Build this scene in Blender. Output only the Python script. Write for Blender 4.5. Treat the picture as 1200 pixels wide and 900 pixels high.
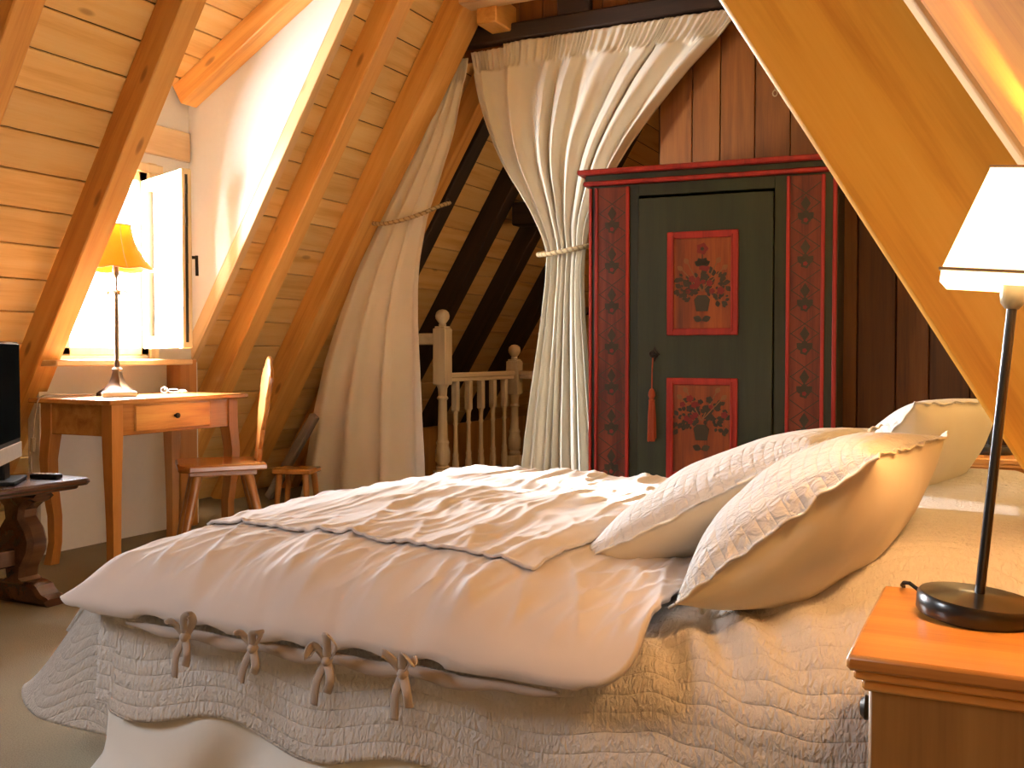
import bpy, math, random
from mathutils import Vector, Matrix, Euler, noise

PI = math.pi
random.seed(7)
for o in list(bpy.data.objects):
    bpy.data.objects.remove(o)
SC = bpy.context.scene
COL = SC.collection

# ------------------------------------------------------------------ camera
CAMZ = 0.957
cam_d = bpy.data.cameras.new('camera')
cam_d.lens = 35.0
cam_d.sensor_width = 36.0
cam_d.clip_start = 0.02
cam = bpy.data.objects.new('camera', cam_d)
COL.objects.link(cam)
cam.location = (0, 0, CAMZ)
cam.rotation_euler = (math.radians(90 - 1.72), 0, math.radians(26.43))
SC.camera = cam

# ------------------------------------------------------------------ view
SC.view_settings.view_transform = 'Standard'
SC.view_settings.look = 'None'
SC.view_settings.gamma = 1.0
SC.view_settings.use_curve_mapping = False
SC.view_settings.exposure = 0.0
SC.cycles.use_denoising = True
SC.cycles.max_bounces = 8
SC.cycles.diffuse_bounces = 3
SC.cycles.transparent_max_bounces = 8

# ------------------------------------------------------------------ light
world = bpy.data.worlds.new('sky')
SC.world = world
world.use_nodes = True
bg = world.node_tree.nodes['Background']
bg.inputs[0].default_value = (0.93, 0.96, 1.0, 1)
bg.inputs[1].default_value = 4.0

def add_light(name, typ, loc, energy, color, rot=None, **kw):
    l = bpy.data.lights.new(name, typ)
    l.energy = energy
    l.color = color
    for k, v in kw.items():
        setattr(l, k, v)
    o = bpy.data.objects.new(name, l)
    COL.objects.link(o)
    o.location = loc
    if rot is not None:
        o.rotation_euler = rot
    return o

def aim(direction):
    return Vector(direction).to_track_quat('-Z', 'Y').to_euler()

# daylight through the dormer window, low sun through the same window, fill light through an added roof window further left
add_light('dormer_daylight', 'AREA', (-4.55, 3.56, 1.62), 1750.0, (0.90, 0.95, 1.0), aim((1, -0.05, -0.22)), shape='RECTANGLE', size=1.0, size_y=1.3)
add_light('sun', 'SUN', (-8, 4, 5), 30.0, (1.0, 0.96, 0.90), aim((1, -0.28, -0.385)), angle=math.radians(1.5))
add_light('roof_window_fill', 'AREA', (-3.55, 0.05, 2.02), 52.0, (0.84, 0.91, 1.0), aim((0.855, -0.12, -0.50)), shape='RECTANGLE', size=0.95, size_y=0.75)  # cool fill for the near bed side, added with its unseen roof window
add_light('stair_fill', 'POINT', (-1.65, 6.2, 1.75), 22.0, (1.0, 0.62, 0.3), shadow_soft_size=0.1)  # added warm fill for boards and railing beyond the curtains, no fixture

# ------------------------------------------------------------------ materials
MATS = {}

def nt(name):
    m = bpy.data.materials.new(name)
    m.use_nodes = True
    t = m.node_tree
    for n in list(t.nodes):
        if n.type != 'OUTPUT_MATERIAL':
            t.nodes.remove(n)
    out = [n for n in t.nodes if n.type == 'OUTPUT_MATERIAL'][0]
    b = t.nodes.new('ShaderNodeBsdfPrincipled')
    t.links.new(b.outputs[0], out.inputs[0])
    MATS[name] = m
    return m, t, b, out

def N(t, typ, **kw):
    n = t.nodes.new(typ)
    for k, v in kw.items():
        setattr(n, k, v)
    return n

def mathn(t, op, a, b=None, clamp=False):
    n = N(t, 'ShaderNodeMath', operation=op)
    n.use_clamp = clamp
    for i, x in enumerate((a, b)):
        if x is None:
            continue
        if isinstance(x, (int, float)):
            n.inputs[i].default_value = x
        else:
            t.links.new(x, n.inputs[i])
    return n.outputs[0]

def mixc(t, f, a, b, blend='MIX'):
    n = N(t, 'ShaderNodeMix', data_type='RGBA', blend_type=blend)
    for sock, x in ((n.inputs[0], f), (n.inputs[6], a), (n.inputs[7], b)):
        if isinstance(x, (int, float)):
            sock.default_value = x
        elif isinstance(x, tuple):
            sock.default_value = x if len(x) == 4 else (*x, 1)
        else:
            t.links.new(x, sock)
    return n.outputs[2]

def ramp(t, fac, stops):
    n = N(t, 'ShaderNodeValToRGB')
    e = n.color_ramp.elements
    while len(e) < len(stops):
        e.new(0.5)
    for i, (p, c) in enumerate(stops):
        e[i].position = p
        e[i].color = (*c, 1) if len(c) == 3 else c
    t.links.new(fac, n.inputs[0])
    return n.outputs[0]

def bump(t, b, h, strength=0.4, dist=0.01, prev=None):
    n = N(t, 'ShaderNodeBump')
    n.inputs['Strength'].default_value = strength
    n.inputs['Distance'].default_value = dist
    t.links.new(h, n.inputs['Height'])
    if prev is not None:
        t.links.new(prev, n.inputs['Normal'])
    t.links.new(n.outputs[0], b.inputs['Normal'])
    return n.outputs[0]

def wood(name, light, mid, dark, axis=0, rough=0.45, knots=0.5, var=0.12, freq=1.0, coat=0.0, bmp=0.12):
    """grain runs along the local axis; face attribute rnd shifts each board"""
    m, t, b, out = nt(name)
    tc = N(t, 'ShaderNodeTexCoord')
    at = N(t, 'ShaderNodeAttribute', attribute_name='rnd')
    oi = N(t, 'ShaderNodeObjectInfo')
    off = mathn(t, 'ADD', mathn(t, 'MULTIPLY', at.outputs['Fac'], 41.0), mathn(t, 'MULTIPLY', oi.outputs['Random'], 17.0))
    cx = N(t, 'ShaderNodeCombineXYZ')
    for i in range(3):
        t.links.new(off, cx.inputs[i])
    va = N(t, 'ShaderNodeVectorMath', operation='ADD')
    t.links.new(tc.outputs['Object'], va.inputs[0])
    t.links.new(cx.outputs[0], va.inputs[1])

    def mapped(al, ac):
        mp = N(t, 'ShaderNodeMapping')
        s = [ac, ac, ac]
        s[axis] = al
        mp.inputs['Scale'].default_value = s
        t.links.new(va.outputs[0], mp.inputs[0])
        return mp.outputs[0]

    n1 = N(t, 'ShaderNodeTexNoise')
    n1.inputs['Scale'].default_value = 1.0
    n1.inputs['Detail'].default_value = 5.0
    n1.inputs['Distortion'].default_value = 0.6
    t.links.new(mapped(0.9 * freq, 14.0 * freq), n1.inputs[0])
    n2 = N(t, 'ShaderNodeTexNoise')
    n2.inputs['Scale'].default_value = 1.0
    n2.inputs['Detail'].default_value = 3.0
    t.links.new(mapped(6.0 * freq, 160.0 * freq), n2.inputs[0])
    g = mathn(t, 'ADD', mathn(t, 'MULTIPLY', n1.outputs[0], 0.8), mathn(t, 'MULTIPLY', n2.outputs[0], 0.22))
    col = ramp(t, g, [(0.33, dark), (0.5, mid), (0.68, light)])
    if knots > 0:
        vo = N(t, 'ShaderNodeTexVoronoi')
        vo.inputs['Scale'].default_value = 1.0
        t.links.new(mapped(2.0 * freq, 6.0 * freq), vo.inputs['Vector'])
        k = ramp(t, vo.outputs['Distance'], [(0.0, (1, 1, 1)), (0.055, (0.8, 0.8, 0.8)), (0.10, (0, 0, 0))])
        col = mixc(t, mathn(t, 'MULTIPLY', k, knots), col, (dark[0] * 0.42, dark[1] * 0.34, dark[2] * 0.3))
    hv = N(t, 'ShaderNodeHueSaturation')
    t.links.new(col, hv.inputs['Color'])
    v = mathn(t, 'ADD', 1.0 - var, mathn(t, 'MULTIPLY', at.outputs['Fac'], 2 * var))
    t.links.new(v, hv.inputs['Value'])
    t.links.new(hv.outputs[0], b.inputs['Base Color'])
    b.inputs['Roughness'].default_value = rough
    if coat:
        b.inputs['Coat Weight'].default_value = coat
        b.inputs['Coat Roughness'].default_value = 0.25
    if bmp:
        bump(t, b, g, bmp, 0.004)
    return m

def cloth(name, col, col2, rough=0.95, weave=900.0, wstr=0.15, blotch=6.0, sheen=0.2, transl=0.0):
    m, t, b, out = nt(name)
    tc = N(t, 'ShaderNodeTexCoord')
    n1 = N(t, 'ShaderNodeTexNoise')
    n1.inputs['Scale'].default_value = blotch
    n1.inputs['Detail'].default_value = 4
    t.links.new(tc.outputs['Object'], n1.inputs[0])
    c = ramp(t, n1.outputs[0], [(0.3, col2), (0.7, col)])
    t.links.new(c, b.inputs['Base Color'])
    b.inputs['Roughness'].default_value = rough
    b.inputs['Sheen Weight'].default_value = sheen
    n2 = N(t, 'ShaderNodeTexNoise')
    n2.inputs['Scale'].default_value = weave
    t.links.new(tc.outputs['Object'], n2.inputs[0])
    nb = bump(t, b, n2.outputs[0], wstr, 0.002)
    if transl > 0:
        tr = N(t, 'ShaderNodeBsdfTranslucent')
        t.links.new(c, tr.inputs[0])
        mx = N(t, 'ShaderNodeMixShader')
        mx.inputs[0].default_value = transl
        t.links.new(b.outputs[0], mx.inputs[1])
        t.links.new(tr.outputs[0], mx.inputs[2])
        t.links.new(mx.outputs[0], out.inputs[0])
    return m, t, b, nb, tc

def quilted(name, col, col2, spacing=0.031, wavy=True, crinkle=0.85, fu=130.0, fv=60.0, lines=0.42):
    """cotton quilting: stitched channels along u, wavy bands low on the drop, crinkles between (uv in metres)"""
    m, t, b, nb, tc = cloth(name, col, col2, weave=700, wstr=0.08, blotch=3.0, sheen=0.15)
    sp = N(t, 'ShaderNodeSeparateXYZ')
    t.links.new(tc.outputs['UV'], sp.inputs[0])
    u, v = sp.outputs[0], sp.outputs[1]
    w = mathn(t, 'MULTIPLY', mathn(t, 'SINE', mathn(t, 'MULTIPLY', u, 2 * PI / 0.47)), 0.032)
    if wavy:
        k = N(t, 'ShaderNodeMapRange')
        k.inputs['From Min'].default_value = 0.13
        k.inputs['From Max'].default_value = 0.24
        t.links.new(v, k.inputs['Value'])
        w = mathn(t, 'MULTIPLY', w, k.outputs[0])
    else:
        w = mathn(t, 'MULTIPLY', w, 0.12)
    vv = mathn(t, 'ADD', v, w)
    s = mathn(t, 'ABSOLUTE', mathn(t, 'SINE', mathn(t, 'MULTIPLY', vv, PI / spacing)))
    ch = mathn(t, 'POWER', s, 0.3)
    cb = N(t, 'ShaderNodeCombineXYZ')
    t.links.new(mathn(t, 'MULTIPLY', u, fu), cb.inputs[0])
    t.links.new(mathn(t, 'MULTIPLY', vv, fv), cb.inputs[1])
    cr = N(t, 'ShaderNodeTexNoise')
    cr.inputs['Scale'].default_value = 1.0
    cr.inputs['Detail'].default_value = 3.0
    cr.inputs['Distortion'].default_value = 0.8
    t.links.new(cb.outputs[0], cr.inputs[0])
    h = mathn(t, 'ADD', mathn(t, 'MULTIPLY', ch, lines), mathn(t, 'MULTIPLY', cr.outputs[0], 1.1 * crinkle))
    bump(t, b, h, 0.8, 0.011, nb)
    return m

def plain(name, col, rough=0.5, metal=0.0, var=0.12, **kw):
    m, t, b, out = nt(name)
    b.inputs['Base Color'].default_value = (*col, 1)
    b.inputs['Roughness'].default_value = rough
    b.inputs['Metallic'].default_value = metal
    for k, v in kw.items():
        b.inputs[k].default_value = v
    tc = N(t, 'ShaderNodeTexCoord')
    n = N(t, 'ShaderNodeTexNoise')
    n.inputs['Scale'].default_value = 35
    n.inputs['Detail'].default_value = 3
    t.links.new(tc.outputs['Object'], n.inputs[0])
    c = mixc(t, n.outputs[0], tuple(x * (1 - var) for x in col), tuple(min(1, x * (1 + var * 0.8)) for x in col))
    t.links.new(c, b.inputs['Base Color'])
    return m

PINE = ((0.82, 0.44, 0.125), (0.75, 0.36, 0.085), (0.58, 0.235, 0.045))
wood('pine_beam', *PINE, axis=0, rough=0.42, knots=0.75, var=0.06)
wood('pine_boards', (0.86, 0.58, 0.24), (0.82, 0.51, 0.185), (0.68, 0.36, 0.095), axis=1, rough=0.4, knots=0.7, var=0.13)
wood('pine_pale', (0.78, 0.52, 0.26), (0.74, 0.48, 0.23), (0.6, 0.36, 0.15), axis=0, rough=0.5, knots=0.5, var=0.05)
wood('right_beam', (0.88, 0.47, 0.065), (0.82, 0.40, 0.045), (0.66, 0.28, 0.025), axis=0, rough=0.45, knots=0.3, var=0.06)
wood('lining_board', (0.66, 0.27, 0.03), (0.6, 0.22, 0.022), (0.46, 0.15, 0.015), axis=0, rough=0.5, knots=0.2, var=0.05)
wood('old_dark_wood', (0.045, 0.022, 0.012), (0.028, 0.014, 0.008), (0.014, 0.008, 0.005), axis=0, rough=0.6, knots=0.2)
wood('red_boards', (0.22, 0.082, 0.015), (0.17, 0.056, 0.010), (0.09, 0.028, 0.006), axis=2, rough=0.4, knots=0.6, var=0.3)
wood('desk_wood', (0.62, 0.29, 0.075), (0.52, 0.215, 0.05), (0.36, 0.13, 0.028), axis=1, rough=0.25, knots=0.3, coat=0.7)
wood('desk_leg_wood', (0.58, 0.26, 0.065), (0.5, 0.2, 0.045), (0.36, 0.13, 0.028), axis=2, rough=0.32, knots=0.2, coat=0.3)
wood('drawer_wood', (0.70, 0.37, 0.10), (0.6, 0.27, 0.06), (0.36, 0.13, 0.028), axis=1, rough=0.3, knots=0.5, coat=0.3, freq=1.6)
wood('chair_wood', (0.52, 0.21, 0.045), (0.42, 0.15, 0.03), (0.28, 0.085, 0.018), axis=0, rough=0.22, knots=0.3, coat=0.5)
wood('chair_leg_wood', (0.52, 0.21, 0.045), (0.42, 0.15, 0.03), (0.28, 0.085, 0.018), axis=2, rough=0.28, knots=0.2, coat=0.4)
wood('walnut', (0.11, 0.045, 0.018), (0.075, 0.028, 0.012), (0.04, 0.015, 0.008), axis=1, rough=0.22, knots=0.2, coat=0.5)
wood('night_top_wood', (0.72, 0.34, 0.08), (0.64, 0.27, 0.055), (0.48, 0.17, 0.03), axis=0, rough=0.32, knots=0.5, coat=0.25)
wood('night_wood', (0.46, 0.24, 0.065), (0.38, 0.185, 0.046), (0.27, 0.12, 0.028), axis=2, rough=0.4, knots=0.3)
wood('bleached_wood', (0.80, 0.66, 0.46), (0.73, 0.58, 0.38), (0.60, 0.45, 0.28), axis=2, rough=0.5, knots=0.1)
wood('bleached_rail', (0.80, 0.66, 0.46), (0.73, 0.58, 0.38), (0.60, 0.45, 0.28), axis=1, rough=0.45, knots=0.1)
wood('grey_wood', (0.26, 0.19, 0.13), (0.2, 0.14, 0.095), (0.13, 0.09, 0.06), axis=0, rough=0.6, knots=0.3)
wood('window_wood', (0.86, 0.70, 0.45), (0.82, 0.64, 0.38), (0.72, 0.52, 0.28), axis=2, rough=0.4, knots=0.0)
wood('sill_wood', (0.84, 0.62, 0.36), (0.8, 0.55, 0.3), (0.7, 0.45, 0.22), axis=1, rough=0.4, knots=0.1)
wood('green_paint', (0.033, 0.042, 0.019), (0.025, 0.033, 0.015), (0.016, 0.022, 0.011), axis=2, rough=0.4, knots=0.0, coat=0.15)
wood('red_paint', (0.42, 0.026, 0.014), (0.34, 0.019, 0.012), (0.2, 0.012, 0.009), axis=2, rough=0.5, knots=0.0)
wood('panel_paint', (0.34, 0.085, 0.014), (0.24, 0.052, 0.010), (0.12, 0.026, 0.007), axis=2, rough=0.42, knots=0.0, freq=1.5)
wood('pilaster_paint', (0.23, 0.042, 0.014), (0.16, 0.028, 0.011), (0.08, 0.016, 0.008), axis=2, rough=0.45, knots=0.0, freq=1.5)
plain('paint_dark', (0.040, 0.028, 0.012), 0.5)
plain('paint_rose', (0.20, 0.014, 0.010), 0.5)
plain('paint_ochre', (0.24, 0.10, 0.03), 0.5)
plain('plaster', (0.84, 0.79, 0.73), 0.9, var=0.03)
plain('shell', (0.05, 0.03, 0.02), 0.9)
plain('outer_wall', (0.17, 0.11, 0.06), 0.9)
plain('black_metal', (0.012, 0.011, 0.011), 0.28, 0.0, **{'Coat Weight': 0.4})
plain('bronze', (0.10, 0.075, 0.055), 0.35, 0.75)
plain('iron', (0.03, 0.025, 0.02), 0.45, 0.6)
plain('brass', (0.55, 0.42, 0.22), 0.35, 0.8)
plain('black_plastic', (0.008, 0.008, 0.009), 0.5, **{'Specular IOR Level': 0.15})
plain('silver_plastic', (0.62, 0.62, 0.62), 0.35, 0.2)
plain('screen', (0.004, 0.005, 0.006), 0.6, **{'Specular IOR Level': 0.0})
plain('white_plastic', (0.8, 0.76, 0.7), 0.4)
plain('cord', (0.35, 0.27, 0.17), 0.5)
plain('tassel_red', (0.33, 0.06, 0.025), 0.8)
plain('rope', (0.50, 0.35, 0.17), 0.75)
plain('rope_dark', (0.28, 0.17, 0.07), 0.75)
plain('socket', (0.3, 0.27, 0.2), 0.35, 0.5)

cloth('linen', (0.68, 0.605, 0.57), (0.62, 0.545, 0.51), weave=650, wstr=0.2, blotch=5.0)
cloth('linen_dark', (0.50, 0.42, 0.37), (0.44, 0.36, 0.31), weave=650, wstr=0.2)
cloth('curtain_cloth', (0.87, 0.77, 0.61), (0.81, 0.70, 0.54), weave=500, wstr=0.15, blotch=3.0, transl=0.12)
cloth('white_cotton', (0.80, 0.76, 0.71), (0.76, 0.72, 0.67), weave=800, wstr=0.1)
cloth('cream_cotton', (0.80, 0.69, 0.52), (0.76, 0.64, 0.46), weave=800, wstr=0.1)
quilted('quilt_cotton', (0.73, 0.675, 0.63), (0.69, 0.635, 0.59))
quilted('quilt_pillow', (0.76, 0.70, 0.65), (0.72, 0.66, 0.61), spacing=0.018, wavy=False, crinkle=1.3, fu=75.0, fv=45.0, lines=0.3)

def carpet():
    m, t, b, out = nt('carpet')
    tc = N(t, 'ShaderNodeTexCoord')
    n1 = N(t, 'ShaderNodeTexNoise')
    n1.inputs['Scale'].default_value = 260
    n1.inputs['Detail'].default_value = 3
    t.links.new(tc.outputs['Object'], n1.inputs[0])
    n2 = N(t, 'ShaderNodeTexNoise')
    n2.inputs['Scale'].default_value = 3
    t.links.new(tc.outputs['Object'], n2.inputs[0])
    c = ramp(t, mathn(t, 'ADD', mathn(t, 'MULTIPLY', n1.outputs[0], 0.7), mathn(t, 'MULTIPLY', n2.outputs[0], 0.3)),
             [(0.3, (0.20, 0.155, 0.095)), (0.7, (0.33, 0.265, 0.165))])
    t.links.new(c, b.inputs['Base Color'])
    b.inputs['Roughness'].default_value = 1.0
    bump(t, b, n1.outputs[0], 0.6, 0.01)
carpet()

def lamp_shade_mat(name, col, transl, emis, ecol):
    m, t, b, out = nt(name)
    tc = N(t, 'ShaderNodeTexCoord')
    n1 = N(t, 'ShaderNodeTexNoise')
    n1.inputs['Scale'].default_value = 120
    t.links.new(tc.outputs['Object'], n1.inputs[0])
    c = mixc(t, n1.outputs[0], tuple(x * 0.85 for x in col), col)
    t.links.new(c, b.inputs['Base Color'])
    b.inputs['Roughness'].default_value = 0.8
    b.inputs['Emission Color'].default_value = (*ecol, 1)
    b.inputs['Emission Strength'].default_value = emis
    tr = N(t, 'ShaderNodeBsdfTranslucent')
    t.links.new(c, tr.inputs[0])
    mx = N(t, 'ShaderNodeMixShader')
    mx.inputs[0].default_value = transl
    t.links.new(b.outputs[0], mx.inputs[1])
    t.links.new(tr.outputs[0], mx.inputs[2])
    t.links.new(mx.outputs[0], out.inputs[0])
lamp_shade_mat('white_shade', (0.9, 0.82, 0.65), 0.5, 4.5, (1.0, 0.82, 0.52))
lamp_shade_mat('amber_shade', (0.85, 0.32, 0.035), 0.6, 0.03, (1.0, 0.5, 0.1))

def glass():
    m, t, b, out = nt('window_glass')
    t.nodes.remove(b)
    tr = N(t, 'ShaderNodeBsdfTransparent')
    tr.inputs[0].default_value = (0.95, 0.97, 1.0, 1)
    gl = N(t, 'ShaderNodeBsdfGlossy')
    gl.inputs['Roughness'].default_value = 0.02
    fr = N(t, 'ShaderNodeFresnel')
    fr.inputs['IOR'].default_value = 1.5
    mx = N(t, 'ShaderNodeMixShader')
    t.links.new(fr.outputs[0], mx.inputs[0])
    t.links.new(tr.outputs[0], mx.inputs[1])
    t.links.new(gl.outputs[0], mx.inputs[2])
    t.links.new(mx.outputs[0], out.inputs[0])
glass()

# ------------------------------------------------------------------ mesh builder
class MB:
    def __init__(s):
        s.v, s.f, s.r, s.m, s.uv = [], [], [], [], {}

    def add(s, verts, faces, rnd=0.0, mat=0, uvs=None):
        n = len(s.v)
        s.v += [Vector(p) for p in verts]
        for f in faces:
            s.f.append([i + n for i in f])
            s.r.append(rnd)
            s.m.append(mat)
        if uvs:
            for i, q in enumerate(uvs):
                s.uv[n + i] = q
        return s

    def box(s, c, size, rot=None, bev=0.004, rnd=None, mat=0, M=None):
        rnd = random.random() if rnd is None else rnd
        hx, hy, hz = (x / 2 for x in size)
        b = min(bev, hx * 0.45, hy * 0.45, hz * 0.45)
        V, idx = [], {}
        for sx in (-1, 1):
            for sy in (-1, 1):
                for sz in (-1, 1):
                    idx[(sx, sy, sz, 0)] = len(V); V.append(Vector((sx * hx, sy * (hy - b), sz * (hz - b))))
                    idx[(sx, sy, sz, 1)] = len(V); V.append(Vector((sx * (hx - b), sy * hy, sz * (hz - b))))
                    idx[(sx, sy, sz, 2)] = len(V); V.append(Vector((sx * (hx - b), sy * (hy - b), sz * hz)))
        F = []
        for a in range(3):
            o1, o2 = [i for i in range(3) if i != a]
            for sg in (-1, 1):
                q = []
                for (p, r) in ((-1, -1), (1, -1), (1, 1), (-1, 1)):
                    k = [0, 0, 0]; k[a] = sg; k[o1] = p; k[o2] = r
                    q.append(idx[(*k, a)])
                F.append(q)
            for p in (-1, 1):           # edges parallel to axis a
                for r in (-1, 1):
                    k0 = [0, 0, 0]; k0[o1] = p; k0[o2] = r
                    k1 = list(k0); k0[a] = -1; k1[a] = 1
                    F.append([idx[(*k0, o1)], idx[(*k1, o1)], idx[(*k1, o2)], idx[(*k0, o2)]])
        for sx in (-1, 1):
            for sy in (-1, 1):
                for sz in (-1, 1):
                    F.append([idx[(sx, sy, sz, i)] for i in range(3)])
        for q in F:
            cc = sum((V[i] for i in q), Vector()) / len(q)
            nn = (V[q[1]] - V[q[0]]).cross(V[q[2]] - V[q[0]])
            if nn.dot(cc) < 0:
                q.reverse()
        R = Matrix.Identity(4) if rot is None else Euler(rot).to_matrix().to_4x4()
        T = Matrix.Translation(c) @ R
        if M is not None:
            T = M @ T
        return s.add([T @ p for p in V], F, rnd, mat)

    def lathe(s, prof, n=24, c=(0, 0, 0), M=None, mat=0, rnd=0.3, sq=None):
        V, F = [], []
        c = Vector(c)
        for (r, z) in prof:
            for k in range(n):
                a = 2 * PI * (k + 0.5) / n
                V.append(Vector((r * math.cos(a), r * math.sin(a), z)) + c)
        for i in range(len(prof) - 1):
            for k in range(n):
                k2 = (k + 1) % n
                F.append([i * n + k, i * n + k2, (i + 1) * n + k2, (i + 1) * n + k])
        F.append(list(range(n))[::-1])
        F.append([(len(prof) - 1) * n + k for k in range(n)])
        if M is not None:
            V = [M @ p for p in V]
        return s.add(V, F, rnd, mat)

    def tube(s, pts, rad, n=10, mat=0, rnd=0.3, flat=None, up=None, cap=True):
        """rad: number or list; flat: ratio of the second half-axis"""
        P = [Vector(p) for p in pts]
        if isinstance(rad, (int, float)):
            rad = [rad] * len(P)
        V, F = [], []
        tang = []
        for i in range(len(P)):
            a, b = P[max(0, i - 1)], P[min(len(P) - 1, i + 1)]
            tang.append((b - a).normalized())
        ref = Vector(up) if up else Vector((0, 0, 1))
        if abs(ref.dot(tang[0])) > 0.95:
            ref = Vector((1, 0, 0))
        nx = ref - tang[0] * ref.dot(tang[0])
        nx.normalize()
        for i, p in enumerate(P):
            if i:
                nx = nx - tang[i] * nx.dot(tang[i])
                nx.normalize()
            ny = tang[i].cross(nx)
            for k in range(n):
                a = 2 * PI * k / n
                V.append(p + nx * (rad[i] * math.cos(a)) + ny * (rad[i] * (flat or 1) * math.sin(a)))
        for i in range(len(P) - 1):
            for k in range(n):
                k2 = (k + 1) % n
                F.append([i * n + k, i * n + k2, (i + 1) * n + k2, (i + 1) * n + k])
        if cap:
            F.append(list(range(n))[::-1])
            F.append([(len(P) - 1) * n + k for k in range(n)])
        return s.add(V, F, rnd, mat)

    def prism(s, poly, h, M=None, mat=0, rnd=None, bev=0.0):
        """poly in local xy (counter-clockwise), extruded 0..h along z, with a small chamfer"""
        rnd = random.random() if rnd is None else rnd
        n = len(poly)
        cx = sum(p[0] for p in poly) / n
        cy = sum(p[1] for p in poly) / n
        rings = [(0, 1.0)]
        V, F = [], []

        def ring(z, inset):
            for i, (x, y) in enumerate(poly):
                a, b = Vector(poly[i - 1]), Vector(poly[(i + 1) % n])
                tv = (b - a)
                nrm = Vector((tv.y, -tv.x)).normalized()
                V.append(Vector((x - nrm.x * inset, y - nrm.y * inset, z)))
        if bev > 0:
            for z, ins in ((0, bev), (bev, 0), (h - bev, 0), (h, bev)):
                ring(z, ins)
            L = 4
        else:
            ring(0, 0); ring(h, 0)
            L = 2
        for l in range(L - 1):
            for i in range(n):
                j = (i + 1) % n
                F.append([l * n + i, l * n + j, (l + 1) * n + j, (l + 1) * n + i])
        F.append(list(range(n))[::-1])
        F.append([(L - 1) * n + i for i in range(n)])
        if M is not None:
            V = [M @ p for p in V]
        return s.add(V, F, rnd, mat)

    def grid(s, fn, nu, nv, mat=0, uvfn=None, flip=False, closeu=False):
        V, F, U = [], [], []
        for j in range(nv + 1):
            for i in range(nu + 1):
                a, b = i / nu, j / nv
                V.append(Vector(fn(a, b)))
                if uvfn:
                    U.append(uvfn(a, b))
        w = nu + 1
        for j in range(nv):
            for i in range(nu):
                q = [j * w + i, j * w + i + 1, (j + 1) * w + i + 1, (j + 1) * w + i]
                F.append(q[::-1] if flip else q)
        return s.add(V, F, 0.3, mat, U if uvfn else None)

    def build(s, name, mats, parent=None, loc=None, rot=None, sharp=38, solid=0.0, off=-1, smooth=True):
        me = bpy.data.meshes.new(name)
        me.from_pydata([tuple(p) for p in s.v], [], s.f)
        if isinstance(mats, str):
            mats = [mats]
        for mname in mats:
            me.materials.append(MATS[mname])
        at = me.attributes.new('rnd', 'FLOAT', 'FACE')
        at.data.foreach_set('value', s.r)
        me.polygons.foreach_set('material_index', s.m)
        if s.uv:
            ul = me.uv_layers.new(name='UVMap')
            for lp in me.loops:
                ul.data[lp.index].uv = s.uv.get(lp.vertex_index, (0, 0))
        if smooth:
            me.polygons.foreach_set('use_smooth', [True] * len(me.polygons))
            if sharp:
                me.set_sharp_from_angle(angle=math.radians(sharp))
        me.validate()
        me.update()
        o = bpy.data.objects.new(name, me)
        COL.objects.link(o)
        if parent is not None:
            o.parent = parent
        if loc is not None:
            o.location = loc
        if rot is not None:
            o.rotation_euler = rot
        if solid:
            md = o.modifiers.new('thickness', 'SOLIDIFY')
            md.thickness = solid
            md.offset = off
        return o

def tag(o, label, cat, group=None, kind=None):
    o['label'] = label
    o['category'] = cat
    if group:
        o['group'] = group
    if kind:
        o['kind'] = kind
    return o

def struct(o, label, cat='wall'):
    return tag(o, label, cat, kind='structure')

def thing(name, label, cat, loc=(0, 0, 0), rot=(0, 0, 0), group=None):
    o = bpy.data.objects.new(name, None)
    o.empty_display_size = 0.1
    COL.objects.link(o)
    o.location = loc
    o.rotation_euler = rot
    return tag(o, label, cat, group)

def interp(keys, z):
    """smooth interpolation of [(z, value)] sorted by z"""
    if z <= keys[0][0]:
        return keys[0][1]
    for (z0, a), (z1, b) in zip(keys, keys[1:]):
        if z <= z1:
            return a + (b - a) * (z - z0) / (z1 - z0)
    return keys[-1][1]

def catmull(keys, z):
    if z <= keys[0][0]:
        return keys[0][1]
    if z >= keys[-1][0]:
        return keys[-1][1]
    for i in range(len(keys) - 1):
        z0, a = keys[i]
        z1, b = keys[i + 1]
        if z <= z1:
            t = (z - z0) / (z1 - z0)
            ma = (b - keys[i - 1][1]) / (z1 - keys[i - 1][0]) if i else (b - a) / (z1 - z0)
            mb = (keys[i + 2][1] - a) / (keys[i + 2][0] - z0) if i + 2 < len(keys) else (b - a) / (z1 - z0)
            h = z1 - z0
            return ((2 * t**3 - 3 * t**2 + 1) * a + (t**3 - 2 * t**2 + t) * h * ma + (-2 * t**3 + 3 * t**2) * b + (t**3 - t**2) * h * mb)

def sstep(a, b, x):
    t = max(0.0, min(1.0, (x - a) / (b - a)))
    return t * t * (3 - 2 * t)

def nz(x, y, z=0.0):
    return noise.noise(Vector((x, y, z)))

# ================================================================== SETTING
SL = 1.65
TH = math.atan(SL)
CT, ST = math.cos(TH), math.sin(TH)
XL = -4.74                       # foot of the left panelling
XR = 0.81                        # foot of the right panelling
YB = 5.32                        # partition behind the bed
DY0, DY1 = 3.27, 4.20            # dormer
DX1 = -2.89                      # where the dormer ceiling meets the roof
LROT = (0, -TH, 0)
RROT = (0, -(PI - TH), 0)
YN, YF = -1.2, 9.6

struct(MB().box((-2, 4.2, -0.05), (6.4, 11.2, 0.1), bev=0).build('floor', 'carpet'), 'beige carpeted attic floor', 'floor')

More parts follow.
